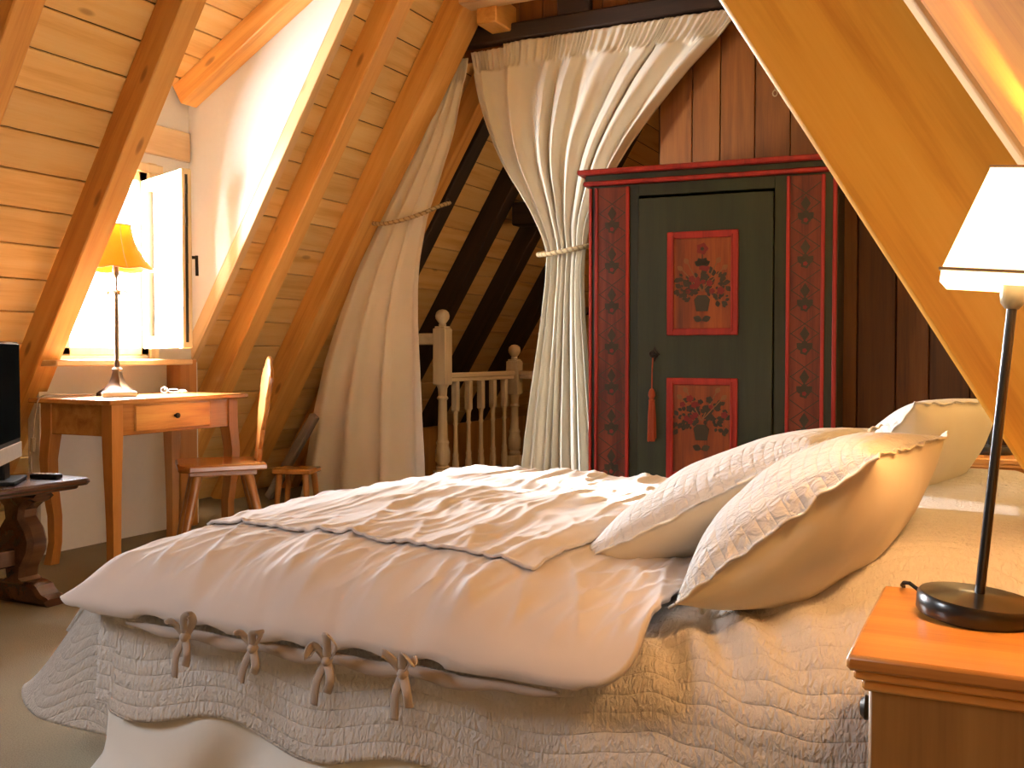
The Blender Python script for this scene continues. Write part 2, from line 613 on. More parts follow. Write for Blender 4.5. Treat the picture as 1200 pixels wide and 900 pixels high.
def planks(mb, x0, x1, y0, y1, z, w, *holes):
    x = x0
    while x < x1 - 0.01:
        xe = min(x + w, x1)
        spans = [(y0, y1)]
        for hole in holes:
            if hole[0] < x + w * 0.5 < hole[1]:
                spans = [q for a, b in spans for q in (((a, hole[2]), (hole[3], b)) if a < hole[2] and b > hole[3] else ((a, b),))]
        for a, b in spans:
            mb.box(((x + xe) / 2, (a + b) / 2, z), (xe - x - 0.005, b - a, 0.02), bev=0.004)
        x = xe

LEN = 5.4
hole = (0.95, (DX1 - XL) / CT, DY0, DY1 + 0.04)
RW = (1.84, 2.69, -0.45, 0.55)
mb = MB(); planks(mb, 0, LEN, YN, YF, 0.01, 0.168, hole, RW)
struct(mb.build('ceiling_left', 'pine_boards', loc=(XL, 0, 0), rot=LROT), 'sloping pine board ceiling on the window side', 'ceiling')
mb = MB()
hx = hole[1] - 0.01
mb.box((LEN / 2, (YN + RW[2]) / 2, 0.06), (LEN + 0.3, RW[2] - YN, 0.05), bev=0)
mb.box((LEN / 2, (RW[3] + DY0) / 2, 0.06), (LEN + 0.3, DY0 - RW[3], 0.05), bev=0)
mb.box(((LEN + 0.1 + RW[1]) / 2, 0.05, 0.06), (LEN + 0.1 - RW[1], 1.0, 0.05), bev=0)
mb.box(((RW[0] - 0.15) / 2, 0.05, 0.06), (RW[0] + 0.15, 1.0, 0.05), bev=0)
mb.box((LEN / 2, (YF + DY1 + 0.04) / 2, 0.06), (LEN + 0.3, YF - DY1 - 0.04, 0.05), bev=0)
mb.box(((LEN + hx) / 2, (DY0 + DY1) / 2, 0.06), (LEN - hx, DY1 - DY0 + 0.2, 0.05), bev=0)
mb.box((0.42, (DY0 + DY1) / 2, 0.06), (1.04, DY1 - DY0 + 0.2, 0.05), bev=0)
struct(mb.build('roof_shell_left', 'shell', loc=(XL, 0, 0), rot=LROT), 'dark roof sheathing behind the pine boards', 'roof')
mb = MB(); planks(mb, 0, LEN, YN, YF, -0.01, 0.168)
struct(mb.build('ceiling_right', 'pine_boards', loc=(XR, 0, 0), rot=RROT), 'sloping pine board ceiling over the bed head', 'ceiling')
mb = MB()
mb.box((LEN / 2, (YN + YF) / 2, -0.06), (LEN + 0.3, YF - YN, 0.05), bev=0)
struct(mb.build('roof_shell_right', 'shell', loc=(XR, 0, 0), rot=RROT), 'dark roof sheathing over the bed head', 'roof')

# exposed rafters of the left slope
def rafter_left(y0, y1, label, mat='pine_beam', depth=0.144, xe=4.2, name='roof_beam', x0=0.02):
    o = MB().box(((x0 + xe) / 2, 0, -depth / 2), (xe - x0, y1 - y0, depth), bev=0.006).build(name, mat, loc=(XL, (y0 + y1) / 2, 0), rot=LROT)
    return struct(o, label, 'beam')
rafter_left(2.45, 2.57, 'pine rafter in the upper left corner')
rafter_left(3.15, 3.27, 'pine rafter left of the window')
rafter_left(4.45, 4.57, 'slimmer pine rafter right of the white dormer wall')
rafter_left(5.0, 5.22, 'wide pine rafter beside the tied left curtain', depth=0.15)
rafter_left(5.62, 5.74, 'pine rafter seen between the two curtains')
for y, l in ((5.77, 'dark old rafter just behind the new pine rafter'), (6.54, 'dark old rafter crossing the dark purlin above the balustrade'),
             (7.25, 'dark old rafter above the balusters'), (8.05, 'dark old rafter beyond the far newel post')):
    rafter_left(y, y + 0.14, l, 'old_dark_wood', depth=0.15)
# edge board of the dormer opening
struct(MB().box((1.9, 0, -0.03), (3.6, 0.055, 0.09), bev=0.004).build('trim_1', 'pine_pale', loc=(XL, DY1 + 0.03, 0), rot=LROT), 'pale edge board along the white dormer cheek', 'trim')

# right-hand rafter, batten and board lining
Z1 = (XR - 0.4824) * ST
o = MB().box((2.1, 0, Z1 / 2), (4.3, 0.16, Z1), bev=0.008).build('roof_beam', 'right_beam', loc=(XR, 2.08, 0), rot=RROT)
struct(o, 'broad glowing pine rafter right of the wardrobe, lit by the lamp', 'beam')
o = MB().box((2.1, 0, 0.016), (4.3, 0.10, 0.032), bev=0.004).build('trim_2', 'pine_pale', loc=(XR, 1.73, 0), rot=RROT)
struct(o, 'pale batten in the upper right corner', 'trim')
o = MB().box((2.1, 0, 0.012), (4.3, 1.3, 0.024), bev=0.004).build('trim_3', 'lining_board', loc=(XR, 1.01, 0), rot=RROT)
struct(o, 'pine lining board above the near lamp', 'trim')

# gable walls and partition
def slope_wall(name, y0, y1, mat, label, holes=()):
    """vertical boards from wall to wall under the two slopes"""
    mb = MB()
    x = -4.7
    k = 0
    while x < XR - 0.05:
        w = 0.185 if k % 3 else 0.155
        xe = x + w
        xm = (x + xe) / 2
        top = min(SL * (max(x, xm - 0.02) - XL), SL * (XR - xm)) + 0.05
        zs = [(0, top)]
        for (hx0, hx1, hz0, hz1) in holes:
            if hx0 < xm < hx1:
                zs = [(a, b) for a, b in ((0, min(hz0, top)), (hz1, top)) if b - a > 0.02]
        for a, b in zs:
            mb.box((xm, (y0 + y1) / 2, (a + b) / 2), (w - 0.004, y1 - y0, b - a), bev=0.004)
        x = xe
        k += 1
    return struct(mb.build(name, mat), label, 'wall')
slope_wall('wall_back', YB, YB + 0.03, 'red_boards', 'red-brown vertical board wall behind the wardrobe', [(-5, -1.75, 0, 2.72)])
struct(MB().box((-0.6, YB + 0.05, 1.5), (2.3, 0.03, 3.0), bev=0).build('wall_backing', 'shell'), 'dark backing of the board wall', 'wall')
slope_wall('wall_far', YF - 0.1, YF - 0.07, 'pine_boards', 'board wall at the far end of the stair', [])
mbw = MB()
mbw.box((-2, YN, 2.4), (6.4, 0.1, 5.0), bev=0)
struct(mbw.build('wall_near', 'outer_wall'), 'plastered gable wall', 'wall')
struct(MB().box((-2, YF + 0.03, 2.5), (8, 0.05, 5.4), bev=0).build('wall_far_backing', 'shell'), 'dark backing of the far board wall', 'wall')
# dark header over the curtains, old post, purlin, collar beam
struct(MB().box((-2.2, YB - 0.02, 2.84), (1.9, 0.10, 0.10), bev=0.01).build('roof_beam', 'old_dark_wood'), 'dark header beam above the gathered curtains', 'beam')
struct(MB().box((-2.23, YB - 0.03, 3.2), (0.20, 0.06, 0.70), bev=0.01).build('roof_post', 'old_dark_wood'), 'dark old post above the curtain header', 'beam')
o = MB().box((0.9, 0, 0), (1.8, 0.14, 0.16), bev=0.008).build('roof_beam', 'pine_pale', loc=(-2.80, 5.02, 3.01))
struct(o, 'pale collar beam at the top of the wide rafter', 'beam')
o = MB().box((0, 0, 0), (0.34, 0.13, 0.16), bev=0.008).build('roof_beam', 'pine_beam', loc=(-2.68, 5.23, 2.92), rot=(0, 0, PI / 2))
struct(o, 'short orange purlin end above the left curtain', 'beam')
# dark purlin beyond
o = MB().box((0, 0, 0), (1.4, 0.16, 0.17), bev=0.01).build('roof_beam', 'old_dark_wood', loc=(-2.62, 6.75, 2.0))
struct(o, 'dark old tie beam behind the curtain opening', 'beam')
# grey brace at the foot of the slope
o = MB().box((0, 0, 0), (0.66, 0.05, 0.06), bev=0.008).build('roof_brace', 'grey_wood', loc=(-4.08, 5.05, 0.30), rot=(0, -0.97, 0))
struct(o, 'grey brace between the wide rafter and the floor', 'beam')

# ---- dormer
XW = -4.10
def tri(mb, y0, y1):
    p = [(XW - 0.1, 0.9), (-2.75, 3.26), (XW - 0.1, 2.46)]
    M = Matrix(((1, 0, 0, 0), (0, 0, -1, y1), (0, 1, 0, 0), (0, 0, 0, 1)))
    return mb.prism(p, y1 - y0, M=M)
struct(tri(MB(), DY1, DY1 + 0.03).build('wall_dormer', 'plaster'), 'white plastered dormer cheek right of the window', 'wall')
struct(tri(MB(), DY0 - 0.03, DY0).build('wall_dormer_near', 'plaster'), 'white dormer cheek hidden by the rafter', 'wall')
A2 = math.atan(0.575)
mb = MB()
L2 = (DX1 - XW + 0.25) / math.cos(A2)
planks(mb, -0.1, L2, DY0, DY1, 0.01, 0.168)
mb.box((L2 / 2, (DY0 + DY1) / 2, 0.05), (L2 + 0.3, DY1 - DY0 + 0.2, 0.04), bev=0)
struct(mb.build('ceiling_dormer', 'pine_boards', loc=(XW, 0, 2.42), rot=(0, -A2, 0)), 'sloping pine board ceiling of the dormer', 'ceiling')
o = MB().box((L2 / 2, 0, -0.06), (L2, 0.12, 0.12), bev=0.006).build('roof_beam', 'pine_beam', loc=(XW, DY1 - 0.06, 2.42), rot=(0, -A2, 0))
struct(o, 'pine beam along the top of the white dormer cheek', 'beam')
# window wall
WY0, WY1, WZ0, WZ1 = 3.34, 3.89, 0.95, 1.92
mb = MB()
mb.box((XW - 0.04, (DY0 + DY1) / 2, WZ0 / 2), (0.08, DY1 - DY0 + 0.1, WZ0), bev=0)
mb.box((XW - 0.04, (DY0 + DY1) / 2, (WZ1 + 2.6) / 2), (0.08, DY1 - DY0 + 0.1, 2.6 - WZ1), bev=0)
mb.box((XW - 0.04, (DY0 + WY0) / 2 - 0.03, (WZ1 + WZ0) / 2), (0.08, WY0 - DY0 + 0.06, WZ1 - WZ0), bev=0)
mb.box((XW - 0.04, (DY1 + WY1) / 2 + 0.03, (WZ1 + WZ0) / 2), (0.08, DY1 - WY1 + 0.06, WZ1 - WZ0), bev=0)
struct(mb.build('wall_left', 'plaster'), 'white plastered wall around and under the dormer window', 'wall')
# lintel boards above the window
mb = MB()
mb.box((XW + 0.012, 3.69, 2.10), (0.024, 1.0, 0.16), bev=0.004)
struct(mb.build('trim_4', 'sill_wood'), 'pale board above the window', 'trim')
# sill and the board below it
mb = MB()
mb.box((XW + 0.085, 3.6, 0.915), (0.20, 0.86, 0.03), bev=0.006)
struct(mb.build('trim_5', 'sill_wood'), 'pale wooden window sill over the desk', 'trim')
struct(MB().box((XW + 0.05, 4.08, 0.47), (0.10, 0.13, 0.92), bev=0.006).build('trim_6', 'desk_leg_wood'), 'brown wooden post beside the white wall under the desk', 'trim')

win = MB()
t_ = 0.055
win.box((XW - 0.03, WY0 + t_ / 2, (WZ0 + WZ1) / 2), (0.075, t_, WZ1 - WZ0), bev=0.006)
win.box((XW - 0.03, WY1 - t_ / 2, (WZ0 + WZ1) / 2), (0.075, t_, WZ1 - WZ0), bev=0.006)
win.box((XW - 0.03, (WY0 + WY1) / 2, WZ1 - t_ / 2), (0.075, WY1 - WY0, t_), bev=0.006)
win.box((XW - 0.03, (WY0 + WY1) / 2, WZ0 + 0.022), (0.075, WY1 - WY0, 0.044), bev=0.006)
win.box((XW + 0.012, WY1 + 0.03, (WZ0 + WZ1) / 2), (0.02, 0.06, WZ1 - WZ0 + 0.1), bev=0.004)
win.box((XW + 0.012, (WY0 + WY1) / 2, WZ1 + 0.02), (0.03, WY1 - WY0 + 0.2, 0.05), bev=0.006)
window = struct(win.build('window_1', 'window_wood'), 'pale wooden dormer window standing open over the desk', 'window')
# open casement
sh = thing('casement_sash', 'open pale wooden casement sash with glass swung into the room', 'window', (XW + 0.03, 3.86, 0.985), (0, 0, math.atan2(-0.37, 0.93)))
sh['kind'] = 'structure'
SWd, SH, ft = 0.505, 0.88, 0.062
f = MB()
f.box((ft / 2, 0, SH / 2), (ft, 0.05, SH), bev=0.006)
f.box((SWd - ft / 2, 0, SH / 2), (ft, 0.05, SH), bev=0.006)
f.box((SWd / 2, 0, ft / 2), (SWd - 2 * ft, 0.05, ft), bev=0.006)
f.box((SWd / 2, 0, SH - ft / 2), (SWd - 2 * ft, 0.05, ft), bev=0.006)
f.build('frame', 'window_wood', sh)
MB().box((SWd / 2, 0, SH / 2), (SWd - 2 * ft + 0.01, 0.006, SH - 2 * ft + 0.01), bev=0.0005).build('pane', 'window_glass', sh)
g = MB()
g.box((SWd + 0.001, -0.004, SH / 2), (0.004, 0.014, SH - 0.06), bev=0.001)
for z in (0.1, 0.27, 0.44, 0.62, 0.78):
    g.box((SWd + 0.004, -0.004, z), (0.006, 0.012, 0.05), bev=0.001)
g.build('lock_strip', 'iron', sh)
hd = MB()
hd.tube([(SWd - 0.03, 0.02, 0.45), (SWd - 0.03, 0.06, 0.45)], 0.008)
hd.tube([(SWd - 0.03, 0.06, 0.46), (SWd - 0.03, 0.062, 0.36)], 0.008)
hd.build('handle', 'iron', sh)

# roof window added further left as an opening for the fill light, outside the picture
wf = MB()
xm, ym = (RW[0] + RW[1]) / 2, (RW[2] + RW[3]) / 2
for (c, s_) in (((RW[0] + 0.02, ym, 0.03), (0.04, 1.0, 0.1)), ((RW[1] - 0.02, ym, 0.03), (0.04, 1.0, 0.1)), ((xm, RW[2] + 0.02, 0.03), (0.86, 0.04, 0.1)), ((xm, RW[3] - 0.02, 0.03), (0.86, 0.04, 0.1))):
    wf.box(c, s_, bev=0.004)
struct(wf.build('added_window', 'window_wood', loc=(XL, 0, 0), rot=LROT), 'unseen roof window added in the left slope for fill light', 'window')

# ================================================================== BED
BX0, BX1 = -1.80, 0.12
BY0, BY1 = 1.56, 3.30
QZ = 0.47
bed = thing('bed', 'double bed with white valance under the quilt', 'bed', ((BX0 + BX1) / 2, (BY0 + BY1) / 2, 0))
bw, bl = BY1 - BY0, BX1 - BX0
MB().box((0, 0, 0.13), (bl - 0.16, bw - 0.16, 0.24), bev=0.02).build('base', 'night_wood', bed)
MB().box((0, 0, 0.34), (bl - 0.06, bw - 0.06, 0.19), bev=0.06).build('mattress', 'white_cotton', bed)
# valance hanging to the floor, pleated
def valance(a, b):
    # path: far foot corner -> near foot corner -> near head corner
    hx, hy = bl / 2 - 0.03, bw / 2 - 0.035
    P = bw + bl
    s = a * P
    if s < bw:
        p = Vector((-hx, hy - 2 * hy * s / bw, 0)); nrm = Vector((-1, 0, 0)); k = s
    else:
        p = Vector((-hx + 2 * hx * (s - bw) / bl, -hy, 0)); nrm = Vector((0, -1, 0)); k = s
    cornerd = abs(s - bw)
    if cornerd < 0.08:
        nrm = (nrm + Vector((-1, -1, 0)) * (1 - cornerd / 0.08)).normalized()
    z = 0.32 * (1 - b) + 0.012 * b
    w = 0.030 * b * math.sin(k * 13 + 3 * nz(k * 2, 3) + 1.5 * b) + 0.035 * b * nz(k * 6, b * 2.5, 1.0) + 0.075 * b * (1 if s > bw - 0.1 else 0.4)
    w *= 1 - 0.95 * sstep(1.25, 1.6, s - bw)
    return p + nrm * (w) + Vector((0, 0, z))
MB().grid(valance, 300, 14).build('bed_skirt', 'white_cotton', bed, sharp=None, solid=0.003)

# quilt: top and long sides as one sheet, foot drop with a flared corner
def bumpz(x, y):
    lobes = 0.6 + 0.4 * math.cos((y - 2.05) * 2 * PI / 0.95) if y < 2.95 else 0.6 + 0.4 * math.cos((y - 2.9) * 2 * PI / 0.95)
    e = sstep(-0.62, -0.16, x) * (1 - 0.35 * sstep(0.02, 0.14, x))
    edge = sstep(BY0 - 0.02, BY0 + 0.30, y) * (1 - sstep(BY1 - 0.25, BY1 + 0.02, y))
    return 0.175 * e * edge * (0.75 + 0.25 * lobes)

RR = 0.13
DROPN = 0.165
def hem_drop(x):
    return DROPN + 0.02 * math.sin((x + 1.8) * 2 * PI / 0.47) * (1 if x > BX0 + 0.05 else 0) - 0.012
def qsec(t, x):
    """t: metres from the near hem upwards; returns y, z"""
    arc = RR * PI / 2
    return t, arc
Wtop = BY1 - BY0 - 2 * RR
TOT = 2 * (hem_drop(0) + RR * PI / 2) + Wtop
def quilt_fn(a, b):
    x = BX0 + (BX1 - BX0) * a
    D = hem_drop(x) - 0.03 * sstep(-0.3, 0.1, x) * 0
    arc = RR * PI / 2
    tot = 2 * (D + arc) + Wtop
    # more rows on the near side
    bb = b
    t = tot * bb
    side = 0.0
    if t < D:
        k = (D - t)
        flare = (0.02 * k / D + 0.010 * math.sin(x * 11 + 1.0) * k / D) * (1 - sstep(-0.5, -0.2, x))
        y, z = BY0 - flare, QZ - RR - k
        side = 1.0
    elif t < D + arc:
        an = (t - D) / RR
        y, z = BY0 + RR - RR * math.cos(an), QZ - RR + RR * math.sin(an)
    elif t < D + arc + Wtop:
        y, z = BY0 + RR + (t - D - arc), QZ
    elif t < D + 2 * arc + Wtop:
        an = (t - D - arc - Wtop) / RR
        y, z = BY1 - RR + RR * math.sin(an), QZ - RR + RR * math.cos(an)
    else:
        k = t - D - 2 * arc - Wtop
        y, z = BY1 + 0.02 * k, QZ - RR - k
    z += bumpz(x, y)
    n = nz(x * 4, y * 4, z * 4)
    z += 0.006 * n
    y += 0.006 * nz(x * 5, z * 7, 4.0) * side
    # folds of the slack cloth at the near pillow foot
    fold = math.exp(-((x + 0.42) / 0.16) ** 2 - ((y - 1.66) / 0.10) ** 2)
    z += 0.014 * fold * math.sin(x * 60 + y * 45)
    if x < BX0 + 0.06:
        x += 0.0
    return (x, y, z)
qd = MB()
qd.grid(quilt_fn, 200, 220, uvfn=lambda a, b: (BX0 + (BX1 - BX0) * a, abs(TOT * b - (hem_drop(0) + 0.02)) if TOT * b > hem_drop(0) + 0.02 else (hem_drop(0) + 0.02 - TOT * b)))
# foot drop with flared ear at the near corner
def foot_fn(a, b):
    # b: 0 top .. 1 hem ; a: 0 at the near corner fold, ear out and back, then along the foot
    z = QZ - 0.02 - 0.355 * b
    w = 0.03 + 0.33 * b ** 0.95
    if a < 0.3:
        k = a / 0.3
        x = BX0 + 0.03 - (w + 0.03) * math.sin(k * PI / 2)
        y = BY0 + 0.030 + 0.02 * k + 0.04 * k * k * b
        # rounded lower corner of the ear
        rnd = sstep(0.45, 1.0, k) * 0.05 * b ** 4
        z += rnd
        y -= 0.02 * math.sin(k * PI) * b
    elif a < 0.5:
        k = (a - 0.3) / 0.2
        x = BX0 - w + (w - 0.02) * sstep(0, 1, k)
        y = BY0 + 0.042 + 0.05 * b + 0.16 * k
        z += (1 - k) * 0.05 * b ** 4
    else:
        k = (a - 0.5) / 0.5
        y0 = BY0 + 0.202 + 0.05 * b
        y = y0 + (BY1 - y0) * k
        x = BX0 - 0.02 - 0.03 * b - 0.012 * b * math.sin(y * 12)
    return (x, y, z)
qd.grid(foot_fn, 120, 40, uvfn=lambda a, b: (a * 2.2, b * 0.345 + 0.05))
quilt = tag(qd.build('bedspread', 'quilt_cotton', sharp=None, solid=0.012, off=-1), 'pale quilted cotton bedspread hanging over the side of the bed with a scalloped hem', 'bedspread')

# duvet
DX0_, DX1_, DYN, DYF = -1.885, -0.535, 1.495, 3.36
def duvet_z(x, y):
    dn, df, d0, d1 = y - DYN, DYF - y, x - DX0_, DX1_ - x
    def prof(d, w):
        s = max(0.0, min(1.0, d / w))
        return math.sqrt(max(0.0, 1 - (1 - s) ** 2))
    pn, pf, p0 = prof(dn, 0.30), prof(df, 0.30), prof(d0, 0.24)
    p = pn * pf * p0
    z = 0.405 + 0.138 * p + 0.022 * pn * pf * p0 * (1 - sstep(0.15, 0.7, d0)) * sstep(0.25, 0.8, dn)
    z += 0.012 * sstep(0.1, 0.6, d0) * sstep(0.05, 0.4, dn)
    # head edge settles onto the quilt
    hd_ = sstep(0, 0.42, d1)
    z -= 0.040 * (1 - hd_) * pn
    z -= 0.016 * sstep(0.5, 1.6, dn)
    # wrinkles: long ridges across the bed, fine creases, puckers at the rims
    wx = x + 0.10 * nz(x * 2.2, y * 2.2, 3.1) + 0.20 * (y - 2.0) * 0.25
    r1 = 1 - abs(nz(wx * 6.0, y * 1.3, 0.7)) * 2
    r2 = 1 - abs(nz(wx * 13.0 + 5, y * 3.0, 2.7)) * 2
    r3 = nz(x * 30, y * 9, 5.0)
    r4 = 1 - abs(nz(wx * 22.0 + 2, y * 2.2 + 0.5 * nz(x * 5, y * 5, 1.0), 6.1)) * 2
    amp = 0.35 + 0.65 * sstep(-1.75, -1.2, x)
    inner = sstep(0.0, 0.10, min(dn, df, d0))
    z += inner * amp * (0.016 * max(0, r1) ** 2 + 0.006 * max(0, r2) ** 2 + 0.0025 * r3 + 0.0045 * max(0, r4) ** 3)
    # gathers falling to the near hem and to the foot rim
    g1 = nz(x * 11 + 0.8 * (y - DYN), 0.3, 8.0)
    z += 0.012 * g1 * sstep(0.0, 0.05, dn) * (1 - sstep(0.1, 0.5, dn))
    g2 = nz(y * 13, x * 1.5, 9.0)
    z += 0.010 * g2 * sstep(0.0, 0.05, d0) * (1 - sstep(0.08, 0.40, d0))
    r5 = 1 - abs(nz((x + 0.35 * (y - DYN)) * 8.5 + 3.0, y * 1.6, 4.4)) * 2
    r6 = 1 - abs(nz((x - 0.5 * (y - DYN)) * 16.0, y * 3.5, 7.7)) * 2
    near = sstep(0.03, 0.12, dn) * (1 - sstep(0.28, 0.6, dn)) * sstep(0.02, 0.2, d0)
    z += near * (0.008 * max(0, r5) ** 3 + 0.004 * max(0, r6) ** 3)
    # pull at each tie
    for tx in TIEX:
        q = math.exp(-((x - tx) / 0.022) ** 2) * (1 - sstep(0.0, 0.20, dn))
        z -= 0.006 * q
    return z
TIEX = (-1.464, -1.29, -1.115, -0.95)
def duvet_xy(a, b):
    x = DX0_ + (DX1_ - DX0_) * a
    y = DYN + (DYF - DYN) * b
    # soft corners and a slightly wavy outline
    e = 0.06
    cx = min(x - DX0_, DX1_ - x)
    cy = min(y - DYN, DYF - y)
    if cx < e and cy < e:
        px, py = e - cx, e - cy
        m = max(px, py); l = math.hypot(px, py)
        if l > 0:
            k = m / l
            nx_, ny_ = e - px * k, e - py * k
            x = DX0_ + nx_ if x - DX0_ < e else DX1_ - nx_
            y = DYN + ny_ if y - DYN < e else DYF - ny_
    y += 0.006 * nz(x * 8, 0.0, 2.0) * (1 - sstep(0, 0.1, y - DYN))
    x += 0.010 * nz(y * 6, 0.0, 6.0) * (1 - sstep(0, 0.1, DX1_ - x))
    return x, y
def duvet_fn(a, b):
    x, y = duvet_xy(a, b)
    return (x, y, duvet_z(x, y))
duvet = MB().grid(duvet_fn, 250, 330).build('duvet', 'linen', sharp=None, solid=0.014, off=-1)
tag(duvet, 'rumpled pinkish linen duvet tied with bows along its near edge', 'duvet')
# stitched top panel with free flange edge
PX0, PX1 = -1.74, -0.80
def panel_fn(a, b):
    x = PX0 + (PX1 - PX0) * a
    yn_ = 1.83 - 0.13 * (x - PX0) / (PX1 - PX0)
    y = yn_ + (3.12 - yn_) * b
    edge = min(a * (PX1 - PX0), (1 - a) * (PX1 - PX0), b * 1.3, (1 - b) * 1.3)
    x += 0.004 * nz(y * 12, 1.0)
    lift = 0.007 + 0.004 * (1 - sstep(0, 0.02, edge)) + 0.003 * nz(x * 30, y * 30) * (1 - sstep(0, 0.03, edge))
    # embroidery bands inside the short edges
    for ex in (0.07, (PX1 - PX0) - 0.07):
        d = abs(a * (PX1 - PX0) - ex)
        if d < 0.035 and 0.12 < b < 0.88:
            lift += 0.005 * max(0, nz(x * 70, y * 38, 1.0)) * (1 - d / 0.035)
    return (x, y, duvet_z(x, y) + lift)
MB().grid(panel_fn, 190, 260).build('stitched_panel', 'linen', duvet, sharp=None, solid=0.006, off=-1)
# lower lip of the near opening
def lip_fn(a, b):
    x = -1.66 + 1.00 * a
    sag = 0.5 + 0.5 * math.cos((x - TIEX[0]) * 2 * PI / 0.174)
    h = (1 - abs(2 * a - 1) ** 6)
    ang = PI * b
    r = 0.010 * h * (1.1 - 0.3 * sag)
    return (x, DYN + 0.014 - r * math.sin(ang) * 0.8, 0.398 - 0.007 * h * (1.3 - sag) + r * math.cos(ang) - 0.008)
MB().grid(lip_fn, 120, 8).build('under_flap', 'linen_dark', duvet, sharp=None, solid=0.004)
# bows
def bow(tx, seed):
    rr = random.Random(seed)
    m = MB()
    z0, y0 = 0.392, DYN - 0.012
    m.lathe([(0.001, -0.010), (0.008, -0.008), (0.0115, 0), (0.008, 0.008), (0.001, 0.010)], 12, (tx, y0 - 0.006, z0))
    def rib(pts, w=0.0085):
        P = []
        K = [Vector(p) for p in pts]
        for i in range(len(K) - 1):
            p0, p1, p2, p3 = K[max(0, i - 1)], K[i], K[i + 1], K[min(len(K) - 1, i + 2)]
            for j in range(6):
                t = j / 6
                P.append(0.5 * ((2 * p1) + (p2 - p0) * t + (2 * p0 - 5 * p1 + 4 * p2 - p3) * t * t + (3 * p1 - p0 - 3 * p2 + p3) * t ** 3))
        P.append(K[-1])
        m.tube(P, w, 8, flat=0.22, up=(1, 0.2, 0))
    a = rr.uniform(0.75, 1.0)
    rib([(tx, y0 - 0.006, z0), (tx - 0.022 * a, y0 - 0.018, z0 + 0.030), (tx - 0.034 * a, y0 - 0.020, z0 + rr.uniform(0.0, 0.038)), (tx - 0.018, y0 - 0.010, z0 + 0.022), (tx, y0 - 0.006, z0)])
    rib([(tx, y0 - 0.006, z0), (tx + 0.010, y0 - 0.020, z0 + 0.040 * a), (tx + rr.uniform(0.01, 0.035), y0 - 0.022, z0 + rr.uniform(0.02, 0.055)), (tx + 0.022, y0 - 0.008, z0 + 0.030), (tx, y0 - 0.004, z0)])
    dx = rr.uniform(-0.02, 0.01)
    rib([(tx, y0 - 0.006, z0), (tx + dx * 0.5 - 0.008, y0 - 0.016, z0 - 0.035), (tx + dx - 0.012, y0 - 0.012, z0 - 0.085 * a)])
    rib([(tx, y0 - 0.006, z0), (tx + 0.016, y0 - 0.018, z0 - 0.030), (tx + 0.018 + dx, y0 - 0.012, z0 - 0.058 * a)])
    return m.build('tie_bow', 'linen_dark', duvet, sharp=None)
for i, tx in enumerate(TIEX):
    bow(tx, 20 + i)

# pillows
def pillow(label, corner, up_ang, W, H, T, yaw=0.0, seed=0, group=None, roll=0.0):
    c, s = math.cos(up_ang), math.sin(up_ang)
    R = Matrix.Rotation(yaw, 4, 'Z') @ Matrix.Rotation(roll, 4, 'X') @ Matrix(((0, c, s, 0), (1, 0, 0, 0), (0, s, -c, 0), (0, 0, 0, 1)))
    root = thing('pillow', label, 'pillow', corner, R.to_euler(), group)
    def fn(sgn, th):
        def f(a, b):
            u, v = 2 * a - 1, 2 * b - 1
            # bunch samples to the rim
            u = math.sin(u * PI / 2); v = math.sin(v * PI / 2)
            fl = 0.955                     # flange beyond this
            uu, vv = min(1, abs(u) / fl), min(1, abs(v) / fl)
            f0 = ((1 - uu ** 2.2) * (1 - vv ** 2.2)) ** 0.52 if uu < 1 and vv < 1 else 0
            x = u * W / 2 * (1 - 0.055 * (1 - v * v))
            y = H / 2 + v * H / 2 * (1 - 0.055 * (1 - u * u))
            # slump: fuller towards the bottom
            t = th * f0 * (1.08 - 0.16 * v)
            z = sgn * (t + 0.002) + 0.006 * nz(x * 9, y * 9, seed) * (0.25 + f0)
            z += sgn * 0.006 * max(0, nz(x * 22 + seed, y * 7, 3)) * f0
            edge = max(abs(u), abs(v))
            if edge > 0.93:
                z += 0.010 * nz(x * 26, y * 26, seed + 5) * (edge - 0.93) / 0.07
            return (x, y, z)
        return f
    MB().grid(fn(-1, T * 0.95), 70, 70, flip=True, uvfn=lambda a, b: (a * W, b * H)).build('quilted_front', 'quilt_pillow', root, sharp=None, solid=0.004)
    MB().grid(fn(1, T), 70, 70).build('plain_back', 'cream_cotton', root, sharp=None, solid=0.004)
    for k in range(4):
        x = -W * 0.3 + k * W * 0.2
        MB().tube([(x - 0.02, 0.012, 0.02), (x, -0.004, 0.03), (x + 0.022, 0.01, 0.018)], 0.005, 6).build('tie', 'cream_cotton', root, sharp=None)
    return root
pillow('nearest plump pillow, quilted front and smooth cream back, leaning at bed head', (-0.468, 1.86, 0.528), math.radians(39.5), 0.50, 0.44, 0.108, yaw=math.radians(-9), seed=1)
pillow('low tilted quilted pillow lying between the duvet and the nearest pillow', (-0.80, 2.19, 0.503), math.radians(29), 0.54, 0.60, 0.085, yaw=math.radians(-6), seed=2)
pillow('small yellow-lit pillow behind the nearest pillow, next to the far nightstand', (-0.345, 2.90, 0.52), math.radians(50), 0.48, 0.42, 0.10, yaw=math.radians(-24), seed=3)

